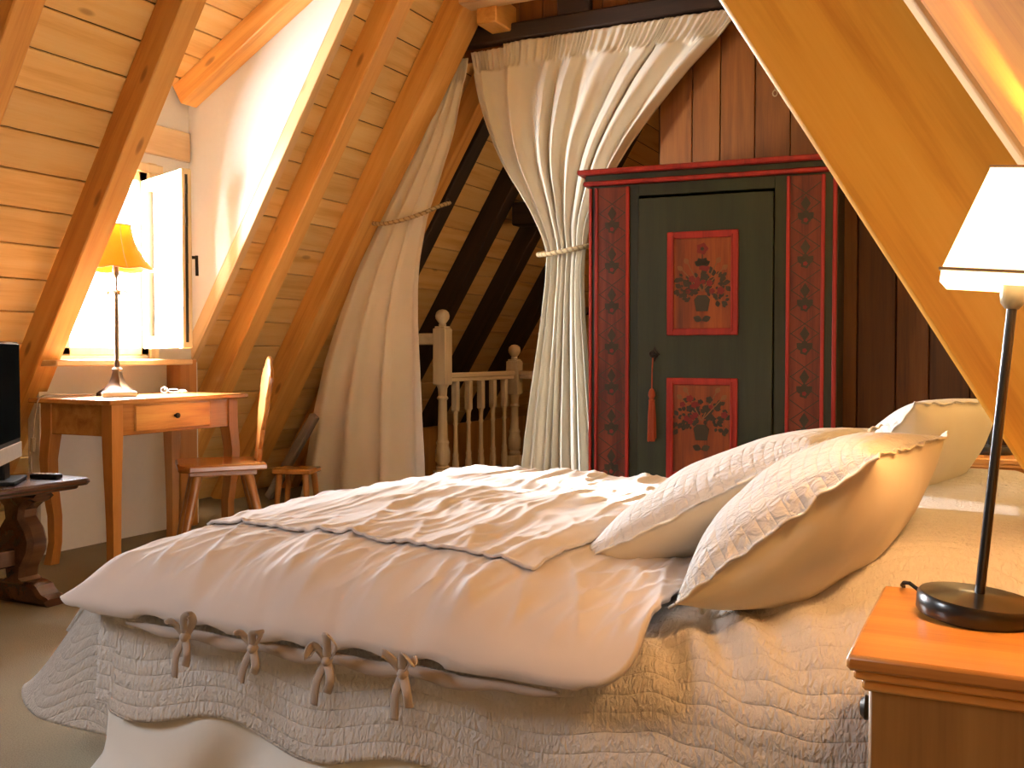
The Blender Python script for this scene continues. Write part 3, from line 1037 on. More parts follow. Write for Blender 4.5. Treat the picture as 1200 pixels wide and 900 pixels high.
# ================================================================== NIGHTSTANDS + LAMPS
def nightstand(x0, x1, y0, y1, label):
    cx, cy = (x0 + x1) / 2, (y0 + y1) / 2
    w, d = x1 - x0, y1 - y0
    t = thing('nightstand', label, 'nightstand', (cx, cy, 0), group='pine nightstands')
    m = MB()
    m.box((0, 0, 0.611), (w, d, 0.018), bev=0.006)
    m.box((0, 0, 0.597), (w - 0.014, d - 0.014, 0.012), bev=0.005)
    m.box((0, 0, 0.584), (w - 0.030, d - 0.030, 0.014), bev=0.005)
    m.build('top', 'night_top_wood', t)
    m = MB()
    bw_, bd_ = w - 0.044, d - 0.044
    for sy in (-1, 1):
        m.box((0, sy * (bd_ / 2 - 0.012), 0.31), (bw_, 0.024, 0.54), bev=0.003)
    m.box((bw_ / 2 - 0.012, 0, 0.31), (0.024, bd_ - 0.05, 0.54), bev=0.002)
    m.box((0, 0, 0.05), (bw_, bd_, 0.02), bev=0.002)
    for sx in (-1, 1):
        for sy in (-1, 1):
            m.box((sx * (bw_ / 2 - 0.025), sy * (bd_ / 2 - 0.025), 0.02), (0.04, 0.04, 0.04), bev=0.003)
    m.build('body', 'night_wood', t)
    dr = MB().box((-bw_ / 2 + 0.006, 0, 0.50), (0.02, bd_ - 0.06, 0.14), bev=0.004).build('drawer', 'night_wood', t)
    MB().lathe([(0.004, 0), (0.007, 0.006), (0.015, 0.014), (0.016, 0.02), (0.010, 0.026), (0.001, 0.027)], 16,
               M=Matrix.Translation((-bw_ / 2 - 0.003, 0, 0.50)) @ Matrix.Rotation(-PI / 2, 4, 'Y')).build('knob', 'iron', dr)
    dd = MB().box((-bw_ / 2 + 0.006, 0, 0.24), (0.02, bd_ - 0.06, 0.34), bev=0.004).build('door', 'night_wood', t)
    MB().lathe([(0.004, 0), (0.007, 0.006), (0.015, 0.014), (0.016, 0.02), (0.010, 0.026), (0.001, 0.027)], 16,
               M=Matrix.Translation((-bw_ / 2 - 0.003, 0.1, 0.27)) @ Matrix.Rotation(-PI / 2, 4, 'Y')).build('knob', 'iron', dd)
    return t
nightstand(-0.157, 0.24, 1.158, 1.534, 'pine nightstand in front at the bed head, carrying the big lit lamp')
nightstand(-0.125, 0.24, 3.55, 3.93, 'pine nightstand behind the far side of the bed, mostly hidden')

LAMPT = []
def bedside_lamp(x, y, label, tilt=0.0, energy=14.0):
    t = thing('table_lamp', label, 'lamp', (x, y, 0.62), (0, tilt, 0), 'bedside lamps')
    MB().lathe([(0.001, 0), (0.072, 0), (0.074, 0.003), (0.074, 0.022), (0.071, 0.026), (0.066, 0.0265), (0.03, 0.0285), (0.012, 0.031), (0.001, 0.031)], 48).build('base', 'black_metal', t)
    MB().tube([(0, 0, 0.03), (0, 0, 0.42)], 0.0062, 14).build('pole', 'black_metal', t)
    MB().lathe([(0.001, 0.395), (0.008, 0.395), (0.014, 0.402), (0.016, 0.412), (0.016, 0.436), (0.001, 0.437)], 20).build('socket', 'socket', t)
    bu = MB().lathe([(0.001, 0.436), (0.012, 0.438), (0.014, 0.440), (0.014, 0.444), (0.008, 0.448), (0.001, 0.449)], 16)
    # four-sided tapered shade
    m = MB()
    hb, ht, zb, zt = 0.082, 0.040, 0.420, 0.566
    def ring(h, z, n=9):
        out = []
        for k in range(4):
            for j in range(n):
                q = j / n
                a, b = ((-1, -1), (1, -1), (1, 1), (-1, 1))[k], ((-1, -1), (1, -1), (1, 1), (-1, 1))[(k + 1) % 4]
                out.append(Vector(((a[0] + (b[0] - a[0]) * q) * h, (a[1] + (b[1] - a[1]) * q) * h, z)))
        return out
    V, F, n = [], [], 36
    L = [(hb, zb), (hb - 0.001, zb + 0.016), (ht, zt)]
    for h, z in L:
        V += ring(h, z)
    for l in range(len(L) - 1):
        for k in range(n):
            F.append([l * n + k, l * n + (k + 1) % n, (l + 1) * n + (k + 1) % n, (l + 1) * n + k])
    m.add(V, F)
    sh_ = m.build('lamp_shade', 'white_shade', t, solid=0.002)
    for (h, z, r) in ((hb + 0.0005, zb + 0.016, 0.0022), (ht + 0.0005, zt, 0.0018)):
        tr = MB()
        c4 = [(-h, -h, z), (h, -h, z), (h, h, z), (-h, h, z)]
        for i in range(4):
            tr.tube([c4[i], c4[(i + 1) % 4]], r, 6)
        tr.build('trim', 'cord', sh_)
    bulb = bu.build('bulb', 'white_plastic', t)
    l = bpy.data.lights.new('lamp_bulb', 'POINT')
    l.energy = energy
    l.color = (1.0, 0.52, 0.18)
    l.shadow_soft_size = 0.03
    lo = bpy.data.objects.new('lamp_bulb', l)
    COL.objects.link(lo)
    lo.parent = t
    lo.location = (0, 0, 0.470)
    return t
bedside_lamp(-0.030, 1.402, 'slim black lamp with glowing cream square shade on the front nightstand', math.radians(5.0), 20.0)
bedside_lamp(-0.05, 3.74, 'black lamp base on the far nightstand behind the bed, its upper part hidden', 0.0, 7.0)
o = MB().tube([(-0.09, 1.47, 0.625), (-0.105, 1.485, 0.628), (-0.118, 1.49, 0.636), (-0.126, 1.50, 0.634), (-0.130, 1.515, 0.627), (-0.13, 1.538, 0.622), (-0.13, 1.545, 0.60)], 0.0028, 8).build('lamp_cord', 'black_plastic')
tag(o, 'short black cord looping off the front nightstand behind the lamp base', 'cord')

# ================================================================== WARDROBE
WA = math.radians(5)
wr = thing('wardrobe', 'painted green wardrobe with red framed flower panels against the board wall', 'wardrobe', (-1.90, 4.70, 0), (0, 0, WA))
WW, WD, WH = 1.20, 0.50, 1.80
m = MB()
m.box((0.012, WD / 2, WH / 2), (0.024, WD, WH), bev=0.003)
m.box((WW - 0.012, WD / 2, WH / 2), (0.024, WD, WH), bev=0.003)
m.box((WW / 2, WD - 0.01, WH / 2), (WW - 0.05, 0.02, WH), bev=0.002)
m.box((WW / 2, WD / 2, WH - 0.01), (WW - 0.05, WD - 0.04, 0.02), bev=0.002)
m.box((WW / 2, WD / 2, 0.10), (WW - 0.05, WD - 0.04, 0.03), bev=0.002)
m.box((0.130, 0.014, WH / 2), (0.255, 0.028, WH), bev=0.003)
m.box((WW - 0.145, 0.014, WH / 2), (0.287, 0.028, WH), bev=0.003)
m.box((0.583, 0.014, 1.77), (0.66, 0.028, 0.06), bev=0.003)
m.box((0.583, 0.014, 0.07), (0.66, 0.028, 0.14), bev=0.003)
m.build('body', 'green_paint', wr)
m = MB()                                          # cornice
m.box((WW / 2, WD / 2 - 0.012, 1.812), (WW + 0.05, WD + 0.03, 0.022), bev=0.008, mat=1)
m.box((WW / 2, WD / 2 - 0.010, 1.838), (WW + 0.03, WD + 0.02, 0.032), bev=0.004, mat=0)
m.box((WW / 2, WD / 2 - 0.025, 1.866), (WW + 0.10, WD + 0.05, 0.026), bev=0.009, mat=1)
m.build('cornice', ['green_paint', 'red_paint'], wr)

def flat(mb, poly, x, z, y, mat, sc=1.0, rot=0.0, th=0.0015):
    """painted motif: polygon standing a hair proud of the front (local xz plane)"""
    cr, sr = math.cos(rot), math.sin(rot)
    M = Matrix(((1, 0, 0, x), (0, 0, -1, y), (0, 1, 0, z), (0, 0, 0, 1)))
    mb.prism([((px * cr - pz * sr) * sc, (px * sr + pz * cr) * sc) for px, pz in poly], th, M=M, mat=mat, rnd=0.5)
LEAF = [(0.5 * math.sin(PI * i / 6) * 0.7, i / 6) for i in range(7)] + [(-0.5 * math.sin(PI * i / 6) * 0.7, i / 6) for i in range(5, 0, -1)]
ROSE = [(math.cos(2 * PI * i / 20) * (1 + 0.14 * math.cos(10 * PI * i / 20 * 1.0)), math.sin(2 * PI * i / 20) * (1 + 0.14 * math.cos(10 * PI * i / 20))) for i in range(20)]
DIAM = [(0, -1), (0.62, 0), (0, 1), (-0.62, 0)]
def line(mb, x0, z0, x1, z1, y, mat, w=0.004):
    dx, dz = x1 - x0, z1 - z0
    l = math.hypot(dx, dz)
    a = math.atan2(dz, dx)
    flat(mb, [(0, -w / 2), (l, -w / 2), (l, w / 2), (0, w / 2)], x0, z0, y, mat, 1.0, a)

def pilaster(x0, x1, seed):
    rr = random.Random(seed)
    m = MB()
    zc = (0.10 + 1.79) / 2
    m.box(((x0 + x1) / 2, -0.003, zc), (x1 - x0, 0.012, 1.69), bev=0.002, mat=0)
    for xx in (x0 + 0.008, x1 - 0.008):
        m.box((xx, -0.010, zc), (0.017, 0.014, 1.69), bev=0.005, mat=1)
    cx, hw = (x0 + x1) / 2, (x1 - x0) / 2 - 0.02
    y = -0.0085
    n = 8
    step = 1.62 / n
    for k in range(n):
        z0 = 0.14 + k * step
        z1 = z0 + step
        line(m, cx - hw, z0 + step * 0.05, cx + hw * 0.98, z0 + step * 0.52, y, 2)
        line(m, cx + hw, z0 + step * 0.05, cx - hw * 0.98, z0 + step * 0.52, y, 2)
        line(m, cx - hw, z1 - 0.005, cx + hw * 0.98, z0 + step * 0.5, y, 2)
        line(m, cx + hw, z1 - 0.005, cx - hw * 0.98, z0 + step * 0.5, y, 2)
        flat(m, DIAM, cx, z0 + step * 0.5, y - 0.0006, 2, 0.036)
        flat(m, ROSE, cx, z0 + step * 0.02 + 0.02, y - 0.0008, 2, 0.021)
        for a in (-0.8, 0.0, 0.8):
            flat(m, LEAF, cx, z0 + step * 0.02 + 0.02, y - 0.0004, 2, 0.05, a)
        flat(m, ROSE, cx, z0 + step * 0.02 + 0.02, y - 0.0012, 3, 0.010)
    return m.build('pilaster', ['pilaster_paint', 'red_paint', 'paint_dark', 'paint_rose'], wr)
pilaster(0.033, 0.21, 1)
pilaster(0.968, 1.141, 2)
MB().box((1.185, -0.002, 0.93), (0.020, 0.018, 1.72), bev=0.006).build('corner_bead', 'red_paint', wr)
MB().box((0.008, -0.002, 0.93), (0.014, 0.018, 1.72), bev=0.005).build('corner_bead', 'red_paint', wr)
door = MB()
door.box((0.583, -0.004, 0.94), (0.652, 0.034, 1.57), bev=0.004)
door = door.build('door', 'green_paint', wr)
def door_panel(z0, z1, kind):
    x0, x1 = 0.405, 0.749
    m = MB()
    cx, cz = (x0 + x1) / 2, (z0 + z1) / 2
    m.box((cx, -0.022, cz), (x1 - x0 - 0.04, 0.006, z1 - z0 - 0.04), bev=0.001, mat=0)
    w = 0.034
    for xx in (x0 + w / 2, x1 - w / 2):
        m.box((xx, -0.026, cz), (w, 0.016, z1 - z0), bev=0.006, mat=1)
        m.box((xx + (0.012 if xx < cx else -0.012), -0.030, cz), (0.010, 0.018, z1 - z0 - 0.04), bev=0.004, mat=1)
    for zz in (z0 + w / 2, z1 - w / 2):
        m.box((cx, -0.026, zz), (x1 - x0 - 2 * w + 0.01, 0.0155, w), bev=0.006, mat=1)
    rr = random.Random(5 + kind)
    y = -0.0252
    base = cz - (0.08 if kind == 0 else 0.0)
    # vase foot and bouquet
    flat(m, [(-0.04, -0.05), (0.04, -0.05), (0.055, 0.03), (0.03, 0.06), (-0.03, 0.06), (-0.055, 0.03)], cx, base - 0.02, y - 0.0008, 2, 0.7)
    for k in range(95):
        a = rr.uniform(-2.3, 2.3)
        d = rr.uniform(0.01, 0.115)
        px, pz = cx + d * math.sin(a) * 1.15, base + 0.045 + d * math.cos(a) * 0.9
        flat(m, LEAF, px, pz, y - rr.uniform(0, 0.001), 2, rr.uniform(0.015, 0.036), -a + rr.uniform(-1.2, 1.2))
    for k in range(16):
        a = rr.uniform(-1.9, 1.9)
        d = rr.uniform(0.03, 0.11)
        flat(m, ROSE, cx + d * math.sin(a) * 1.1, base + 0.05 + d * math.cos(a), y - 0.0016, 3 if rr.random() < 0.6 else 2, rr.uniform(0.010, 0.018))
    for a in (-0.9, -0.6, 0.6, 0.9):
        line(m, cx, base + 0.04, cx + 0.135 * math.sin(a), base + 0.05 + 0.17 * math.cos(a), y - 0.0012, 4, 0.005)
        flat(m, LEAF, cx + 0.12 * math.sin(a), base + 0.05 + 0.15 * math.cos(a), y - 0.0014, 4, 0.035, -a)
    if kind == 0:
        line(m, cx, base + 0.05, cx, base + 0.22, y - 0.0012, 2, 0.005)
        flat(m, ROSE, cx, base + 0.245, y - 0.002, 3, 0.027)
        flat(m, ROSE, cx, base + 0.245, y - 0.003, 2, 0.009)
        for a in (-1.1, 1.1, -0.5, 0.5):
            flat(m, LEAF, cx, base + 0.165, y - 0.0016, 2, 0.042, a)
    for a in (-1, 1):
        flat(m, LEAF, cx, base - 0.10, y - 0.0014, 2, 0.045, a * 1.2)
    return m.build('door_panel', ['panel_paint', 'red_paint', 'paint_dark', 'paint_rose', 'paint_ochre'], door)
door_panel(1.048, 1.551, 0)
door_panel(0.347, 0.841, 1)
m = MB()
m.prism([(0.02 * math.cos(2 * PI * i / 8) * (1.35 if i % 2 == 0 else 0.7), 0.035 * math.sin(2 * PI * i / 8) * (1.2 if i % 2 == 0 else 0.7)) for i in range(8)], 0.003,
        M=Matrix(((1, 0, 0, 0.345), (0, 0, -1, -0.021), (0, 1, 0, 0.955), (0, 0, 0, 1))))
m.build('keyhole_plate', 'iron', door)
m = MB()
m.tube([(0.345, -0.02, 0.957), (0.345, -0.058, 0.957)], 0.0045, 8)
m.tube([(0.345 + 0.015 * math.cos(a * PI / 6), -0.066, 0.957 + 0.015 * math.sin(a * PI / 6)) for a in range(13)], 0.004, 8)
m.build('key', 'iron', door)
# tassel hanging from the key
ca, sa = math.cos(WA), math.sin(WA)
def wloc(x, y, z):
    return (-1.90 + x * ca - y * sa, 4.70 + x * sa + y * ca, z)
ts = thing('tassel', 'long reddish tassel hanging from the wardrobe key', 'tassel', wloc(0.345, -0.066, 0.945), (0, 0, WA))
MB().tube([(0, 0, -0.005), (-0.003, 0.0, -0.08), (-0.004, 0, -0.17)], 0.0035, 8).build('cord', 'tassel_red', ts)
MB().lathe([(0.001, -0.155), (0.010, -0.16), (0.016, -0.175), (0.018, -0.19), (0.012, -0.205), (0.016, -0.215), (0.013, -0.225), (0.001, -0.226)], 20, (-0.004, 0, 0)).build('head', 'tassel_red', ts)
m = MB()
for k in range(22):
    a = k * 2.4
    r = 0.016 * math.sqrt((k + 0.5) / 22)
    m.tube([(-0.004 + r * 0.7 * math.cos(a), r * 0.7 * math.sin(a), -0.22), (-0.004 + r * 1.1 * math.cos(a), r * 1.1 * math.sin(a), -0.30), (-0.004 + r * 1.25 * math.cos(a), r * 1.25 * math.sin(a), -0.40 - 0.008 * (k % 3))], 0.0042, 6)
m.build('fringe', 'tassel_red', ts)

# ================================================================== CURTAINS
CY = 5.235
def curtain(name, label, xl, xr, yk, ztop, zbot, nf, header=True, ph=0.0, amp=None, nu=220, nv=150, step=None):
    def fn(a, b):
        z = ztop + (zbot - ztop) * b
        x0, x1 = catmull(xl, z), catmull(xr, z)
        w = x1 - x0
        # folds bunch unevenly
        s = a + 0.018 * math.sin(2 * PI * 3 * a + 1.3 + ph) + 0.01 * math.sin(2 * PI * 7 * a + ph)
        s = max(0, min(1, s))
        x = x0 + w * s
        A = interp(amp, z)
        hd = sstep(ztop - 0.150, ztop - 0.118, z) if header else 0
        y = catmull(yk, z) + A * (1 - hd) * (math.sin(2 * PI * nf * a + ph + 0.5 * nz(a * 4, z * 0.8, ph)) + 0.22 * math.sin(2 * PI * nf * 2.3 * a + 1.7 * ph + 0.6 * nz(a * 6, z, 2)))
        if header:
            y += 0.010 * hd * math.sin(2 * PI * 52 * a) * (1 if z < ztop - 0.02 else 0.5)
            z += 0.005 * hd * nz(a * 30, 2.0, ph)
            if step and a < step:
                y += 0.035 * hd
                z -= 0.012 * hd
        y += 0.004 * nz(x * 14, z * 6, ph)
        return (x, y, z)
    o = MB().grid(fn, nu, nv, flip=True).build(name, 'curtain_cloth', sharp=None, solid=0.003)
    return tag(o, label, 'curtain', 'cream linen curtains')
# large right curtain
curtain('curtain', 'wide cream curtain swept from its long gathered header to a rope beside the wardrobe',
        [(0.02, -2.58), (0.6, -2.50), (1.2, -2.40), (1.53, -2.375), (1.75, -2.47), (2.1, -2.70), (2.45, -2.85), (2.77, -2.93)],
        [(0.02, -2.03), (0.6, -2.08), (1.2, -2.13), (1.53, -2.13), (1.75, -2.08), (2.1, -1.88), (2.45, -1.58), (2.66, -1.36), (2.77, -1.27)],
        [(0.02, CY - 0.03), (1.53, CY - 0.03), (2.77, CY)], 2.77, 0.02, 8.0, True, 0.4,
        [(0.02, 0.035), (1.0, 0.03), (1.45, 0.028), (1.53, 0.02), (1.62, 0.030), (2.2, 0.042), (2.65, 0.034)], nu=420, nv=200, step=0.17)
# left curtain
curtain('curtain', 'cream curtain at the left of the stair opening, drawn aside behind the wide rafter',
        [(0.02, -4.16), (0.8, -3.98), (1.4, -3.72), (1.77, -3.50), (2.1, -3.30), (2.45, -3.12), (2.72, -3.00)],
        [(0.02, -3.14), (0.8, -3.18), (1.4, -3.20), (1.77, -3.14), (2.0, -3.06), (2.3, -2.97), (2.72, -2.90)],
        [(0.02, CY - 0.04), (1.77, CY - 0.05), (2.72, CY + 0.01)], 2.72, 0.02, 3.5, True, 1.9,
        [(0.02, 0.045), (1.0, 0.035), (1.77, 0.018), (2.2, 0.015), (2.72, 0.008)], nu=180, nv=150)

def rope(path, r, twists, label, name='curtain_tieback', hook=None):
    t = thing(name, label, 'tieback', path[0], group='rope tiebacks')
    P = [Vector(p) - Vector(path[0]) for p in path]
    # resample
    Q = []
    for i in range(len(P) - 1):
        p0, p1, p2, p3 = P[max(0, i - 1)], P[i], P[i + 1], P[min(len(P) - 1, i + 2)]
        for j in range(16):
            u = j / 16
            Q.append(0.5 * ((2 * p1) + (p2 - p0) * u + (2 * p0 - 5 * p1 + 4 * p2 - p3) * u * u + (3 * p1 - p0 - 3 * p2 + p3) * u ** 3))
    Q.append(P[-1])
    m = MB()
    for s in range(3):
        pts = []
        for i, q in enumerate(Q):
            tg = (Q[min(len(Q) - 1, i + 1)] - Q[max(0, i - 1)]).normalized()
            n1 = tg.cross(Vector((0, 0, 1))).normalized()
            n2 = tg.cross(n1)
            a = 2 * PI * (twists * i / len(Q) + s / 3)
            pts.append(q + (n1 * math.cos(a) + n2 * math.sin(a)) * r * 0.55)
        m.tube(pts, r * 0.55, 7, mat=1 if s == 0 else 0)
    m.build('rope', ['rope', 'rope_dark'], t, sharp=None)
    if hook:
        MB().tube([Vector(h) - Vector(path[0]) for h in hook], 0.006, 8).build('hook', 'iron', t)
    return t
rope([(-2.07, 5.29, 1.60), (-2.10, 5.20, 1.565), (-2.16, 5.145, 1.545), (-2.25, 5.13, 1.53), (-2.345, 5.14, 1.52), (-2.405, 5.18, 1.525), (-2.40, 5.25, 1.54), (-2.30, 5.30, 1.56), (-2.10, 5.305, 1.58)],
     0.014, 24, 'twisted rope tieback around the wide curtain beside the wardrobe', hook=[(-2.07, 5.33, 1.60), (-2.07, 5.27, 1.60), (-2.07, 5.255, 1.62)])
rope([(-3.06, 5.30, 1.88), (-3.09, 5.22, 1.85), (-3.16, 5.14, 1.80), (-3.27, 5.10, 1.765), (-3.40, 5.10, 1.75), (-3.50, 5.12, 1.76), (-3.53, 5.2, 1.78)],
     0.013, 22, 'twisted rope tieback around the left curtain behind the wide rafter', hook=[(-3.06, 5.33, 1.88), (-3.06, 5.29, 1.885), (-3.06, 5.28, 1.90)])

# ================================================================== BALUSTRADE
BXX = -3.30
bs = thing('balustrade', 'pale turned wooden balustrade of the stair between the two curtains', 'railing', (BXX, 5.62, 0))
def turned(mb, h, sq, c, top=True, hsq=0.20, bot_sq=0.12, r=None):
    r = r or sq * 0.48
    x, y = c
    z1 = h - hsq
    mb.box((x, y, h - hsq / 2), (sq, sq, hsq), bev=0.006)
    mb.lathe([(r * 0.9, bot_sq), (r * 1.0, bot_sq + 0.02), (r * 0.75, bot_sq + 0.035), (r * 1.05, bot_sq + 0.055), (r * 1.08, bot_sq + 0.12), (r * 0.85, bot_sq + 0.16), (r * 0.95, bot_sq + 0.18),
              (r * 0.72, bot_sq + 0.20), (r * 0.62, z1 - 0.10), (r * 0.85, z1 - 0.085), (r * 0.62, z1 - 0.07), (r * 0.7, z1 - 0.02), (r * 0.98, z1 + 0.002)], 20, (x, y, 0))
    mb.box((x, y, bot_sq / 2), (sq, sq, bot_sq), bev=0.004)
def newel(y, htop, hsq, x=0.0):
    m = MB()
    turned(m, htop, 0.095, (x, y), hsq=hsq, bot_sq=0.20)
    m.box((x, y, htop + 0.006), (0.075, 0.075, 0.014), bev=0.005)
    m.lathe([(0.020, 0.012), (0.026, 0.02), (0.022, 0.032), (0.03, 0.042), (0.044, 0.062), (0.047, 0.082), (0.040, 0.105), (0.022, 0.12), (0.001, 0.124)], 20, (x, y, htop))
    m.build('newel_post', 'bleached_wood', bs)
newel(0.0, 1.125, 0.37)
newel(1.06, 0.905, 0.25)
m = MB()
m.box((0, 0.53, 0.815), (0.065, 0.97, 0.035), bev=0.012)
m.box((0, 0.53, 0.788), (0.045, 0.97, 0.03), bev=0.006)
m.build('handrail', 'bleached_rail', bs)
MB().box((0, 0.53, 0.08), (0.05, 0.97, 0.05), bev=0.006).build('bottom_rail', 'bleached_rail', bs)
m = MB()
m.box((0.40, 1.06, 0.815), (0.70, 0.065, 0.035), bev=0.012)
m.box((0.40, 1.06, 0.788), (0.70, 0.045, 0.03), bev=0.006)
m.build('handrail', 'bleached_rail', bs)
m = MB()
m.box((-0.16, -0.02, 1.055), (0.26, 0.035, 0.075), bev=0.006)
m.build('handrail', 'bleached_rail', bs)
for k in range(5):
    m = MB()
    turned(m, 0.775, 0.045, (0.0, 0.17 + k * 0.18), hsq=0.20, bot_sq=0.10)
    m.build('baluster', 'bleached_wood', bs)
# low board behind the stair
struct(MB().box((-3.95, 7.3, 0.2), (0.03, 3.6, 0.4), bev=0.005).build('baseboard_stair', 'night_wood'), 'brown board along the foot of the roof beyond the balustrade', 'baseboard')

# ================================================================== DESK
DXc, DYc = -3.69, 3.475
DWx, DLy = 0.52, 0.87
dk = thing('desk', 'orange-brown wooden writing desk with one drawer under the dormer window', 'desk', (DXc, DYc, 0))
m = MB()
m.box((0, 0, 0.748), (DWx, DLy, 0.022), bev=0.007)
m.build('desktop', 'desk_wood', dk)
m = MB()
ax, ay = DWx / 2 - 0.045, DLy / 2 - 0.05
m.box((ax - 0.012, 0, 0.667), (0.024, 2 * ay - 0.02, 0.14), bev=0.003)
m.box((-ax + 0.012, 0, 0.667), (0.024, 2 * ay - 0.02, 0.14), bev=0.003)
m.box((0, ay - 0.012, 0.667), (2 * ax - 0.02, 0.024, 0.14), bev=0.003)
m.box((0, -ay + 0.012, 0.667), (2 * ax - 0.02, 0.024, 0.14), bev=0.003)
m.build('apron', 'desk_wood', dk)
dr = MB().box((ax + 0.003, -0.03, 0.670), (0.016, 0.46, 0.115), bev=0.006).build('drawer', 'drawer_wood', dk)
MB().lathe([(0.006, 0), (0.007, 0.008), (0.013, 0.016), (0.012, 0.024), (0.001, 0.027)], 14,
           M=Matrix.Translation((ax + 0.010, -0.03, 0.672)) @ Matrix.Rotation(PI / 2, 4, 'Y')).build('knob', 'iron', dr)
for sx in (-1, 1):
    for sy in (-1, 1):
        m = MB()
        V, F = [], []
        prof = [(0.737, 0.062, 0.0), (0.60, 0.062, 0.0), (0.56, 0.060, 0.004), (0.48, 0.056, 0.010), (0.36, 0.050, 0.006), (0.22, 0.045, -0.006), (0.10, 0.042, -0.006), (0.03, 0.044, 0.002), (0.0, 0.046, 0.006)]
        for (z, w, o_) in prof:
            cx, cy = sx * (ax - 0.022 + o_), sy * (ay - 0.022 + o_)
            for (p, q) in ((-1, -1), (1, -1), (1, 1), (-1, 1)):
                V.append((cx + p * w / 2, cy + q * w / 2, z))
        for l in range(len(prof) - 1):
            for k in range(4):
                k2 = (k + 1) % 4
                F.append([(l + 1) * 4 + k, (l + 1) * 4 + k2, l * 4 + k2, l * 4 + k])
        F.append([0, 1, 2, 3]); F.append([(len(prof) - 1) * 4 + k for k in (3, 2, 1, 0)])
        m.add(V, F, random.random())
        m.build('leg', 'desk_leg_wood', dk)

# desk lamp
DT = 0.759
dl = thing('desk_lamp', 'bronze desk lamp with flared amber shade in front of the window', 'lamp', (-3.835, 3.445, DT), (0, 0, math.radians(20)))
m = MB()
V, F = [], []
prof = [(0.0, 0.098), (0.012, 0.098), (0.020, 0.088), (0.035, 0.062), (0.06, 0.040), (0.09, 0.028), (0.115, 0.022), (0.125, 0.026), (0.135, 0.018)]
for z, w in prof:
    for k in range(8):
        a = PI / 4 * k + PI / 8 * 0
        rr_ = w * (1.0 if k % 2 == 0 else 0.88)
        V.append((rr_ * math.cos(a + PI / 4), rr_ * math.sin(a + PI / 4), z))
for l in range(len(prof) - 1):
    for k in range(8):
        F.append([l * 8 + k, l * 8 + (k + 1) % 8, (l + 1) * 8 + (k + 1) % 8, (l + 1) * 8 + k])
F.append(list(range(8))[::-1]); F.append([(len(prof) - 1) * 8 + k for k in range(8)])
m.add(V, F)
m.build('base', 'bronze', dl, sharp=30)
MB().lathe([(0.010, 0.13), (0.013, 0.15), (0.009, 0.17), (0.011, 0.25), (0.010, 0.40), (0.008, 0.478), (0.012, 0.49), (0.006, 0.50), (0.004, 0.52), (0.006, 0.54), (0.004, 0.555), (0.008, 0.57), (0.014, 0.58), (0.014, 0.62), (0.001, 0.62)], 16).build('pole', 'bronze', dl)
m = MB()
for k in range(7):
    a = 2 * PI * k / 7
    pts = [(0.006 + 0.062 * q, 0, 0.485 + 0.02 * math.sin(q * PI * 0.9) - 0.012 * q * q) for q in (0, 0.2, 0.4, 0.6, 0.8, 1.0)]
    R = Matrix.Rotation(a, 4, 'Z')
    m.tube([R @ Vector(p) for p in pts], [0.004, 0.010, 0.013, 0.012, 0.008, 0.002], 8, flat=0.2, up=tuple(R @ Vector((0, 1, 0))))
m.build('palm_leaves', 'bronze', dl, sharp=None)
m = MB()
def shade_fn(a, b):
    an = 2 * PI * a
    z = 0.60 + 0.215 * b
    r = 0.072 + 0.085 * (1 - b) ** 2.0 + 0.01 * (1 - b)
    r *= 1 + 0.045 * abs(math.cos(an * 4)) * (1 - b) 
    return (r * math.cos(an), r * math.sin(an), z - 0.012 * (1 - b) * abs(math.sin(an * 4)) * 0 - 0.010 * (1 - b) * (1 - abs(math.cos(an * 4))) * -1)
m.grid(shade_fn, 96, 16)
shd = m.build('lamp_shade', 'amber_shade', dl, sharp=None, solid=0.002)
m = MB()
for k in range(8):
    a = 2 * PI * k / 8
    m.tube([Vector(shade_fn(k / 8, q / 8)) * 1.0 for q in range(9)], 0.0016, 5)
m.tube([shade_fn(i / 48, 1.0) for i in range(49)], 0.0025, 6, cap=False)
m.tube([shade_fn(i / 96, 0.0) for i in range(97)], 0.002, 6, cap=False)
m.build('trim', 'cord', shd, sharp=None)
l = bpy.data.lights.new('lamp_bulb', 'POINT')
l.energy = 2.5
l.color = (1.0, 0.55, 0.2)
l.shadow_soft_size = 0.03
lo = bpy.data.objects.new('lamp_bulb', l)
COL.objects.link(lo); lo.parent = dl; lo.location = (0, 0, 0.70)

hs = thing('handset', 'flat white plastic handset lying before the desk lamp base', 'handset', (-3.66, 3.30, DT), (0, 0, math.radians(60)))
m = MB(); m.box((0, 0, 0.013), (0.15, 0.055, 0.024), bev=0.010); m.box((0.02, 0, 0.026), (0.06, 0.035, 0.004), bev=0.001)
m.build('shell', 'white_plastic', hs)
m = MB()
for i in range(3):
    for j in range(3):
        m.box((-0.045 + i * 0.014, -0.014 + j * 0.014, 0.026), (0.009, 0.009, 0.004), bev=0.001)
m.build('button_pad', 'silver_plastic', hs)
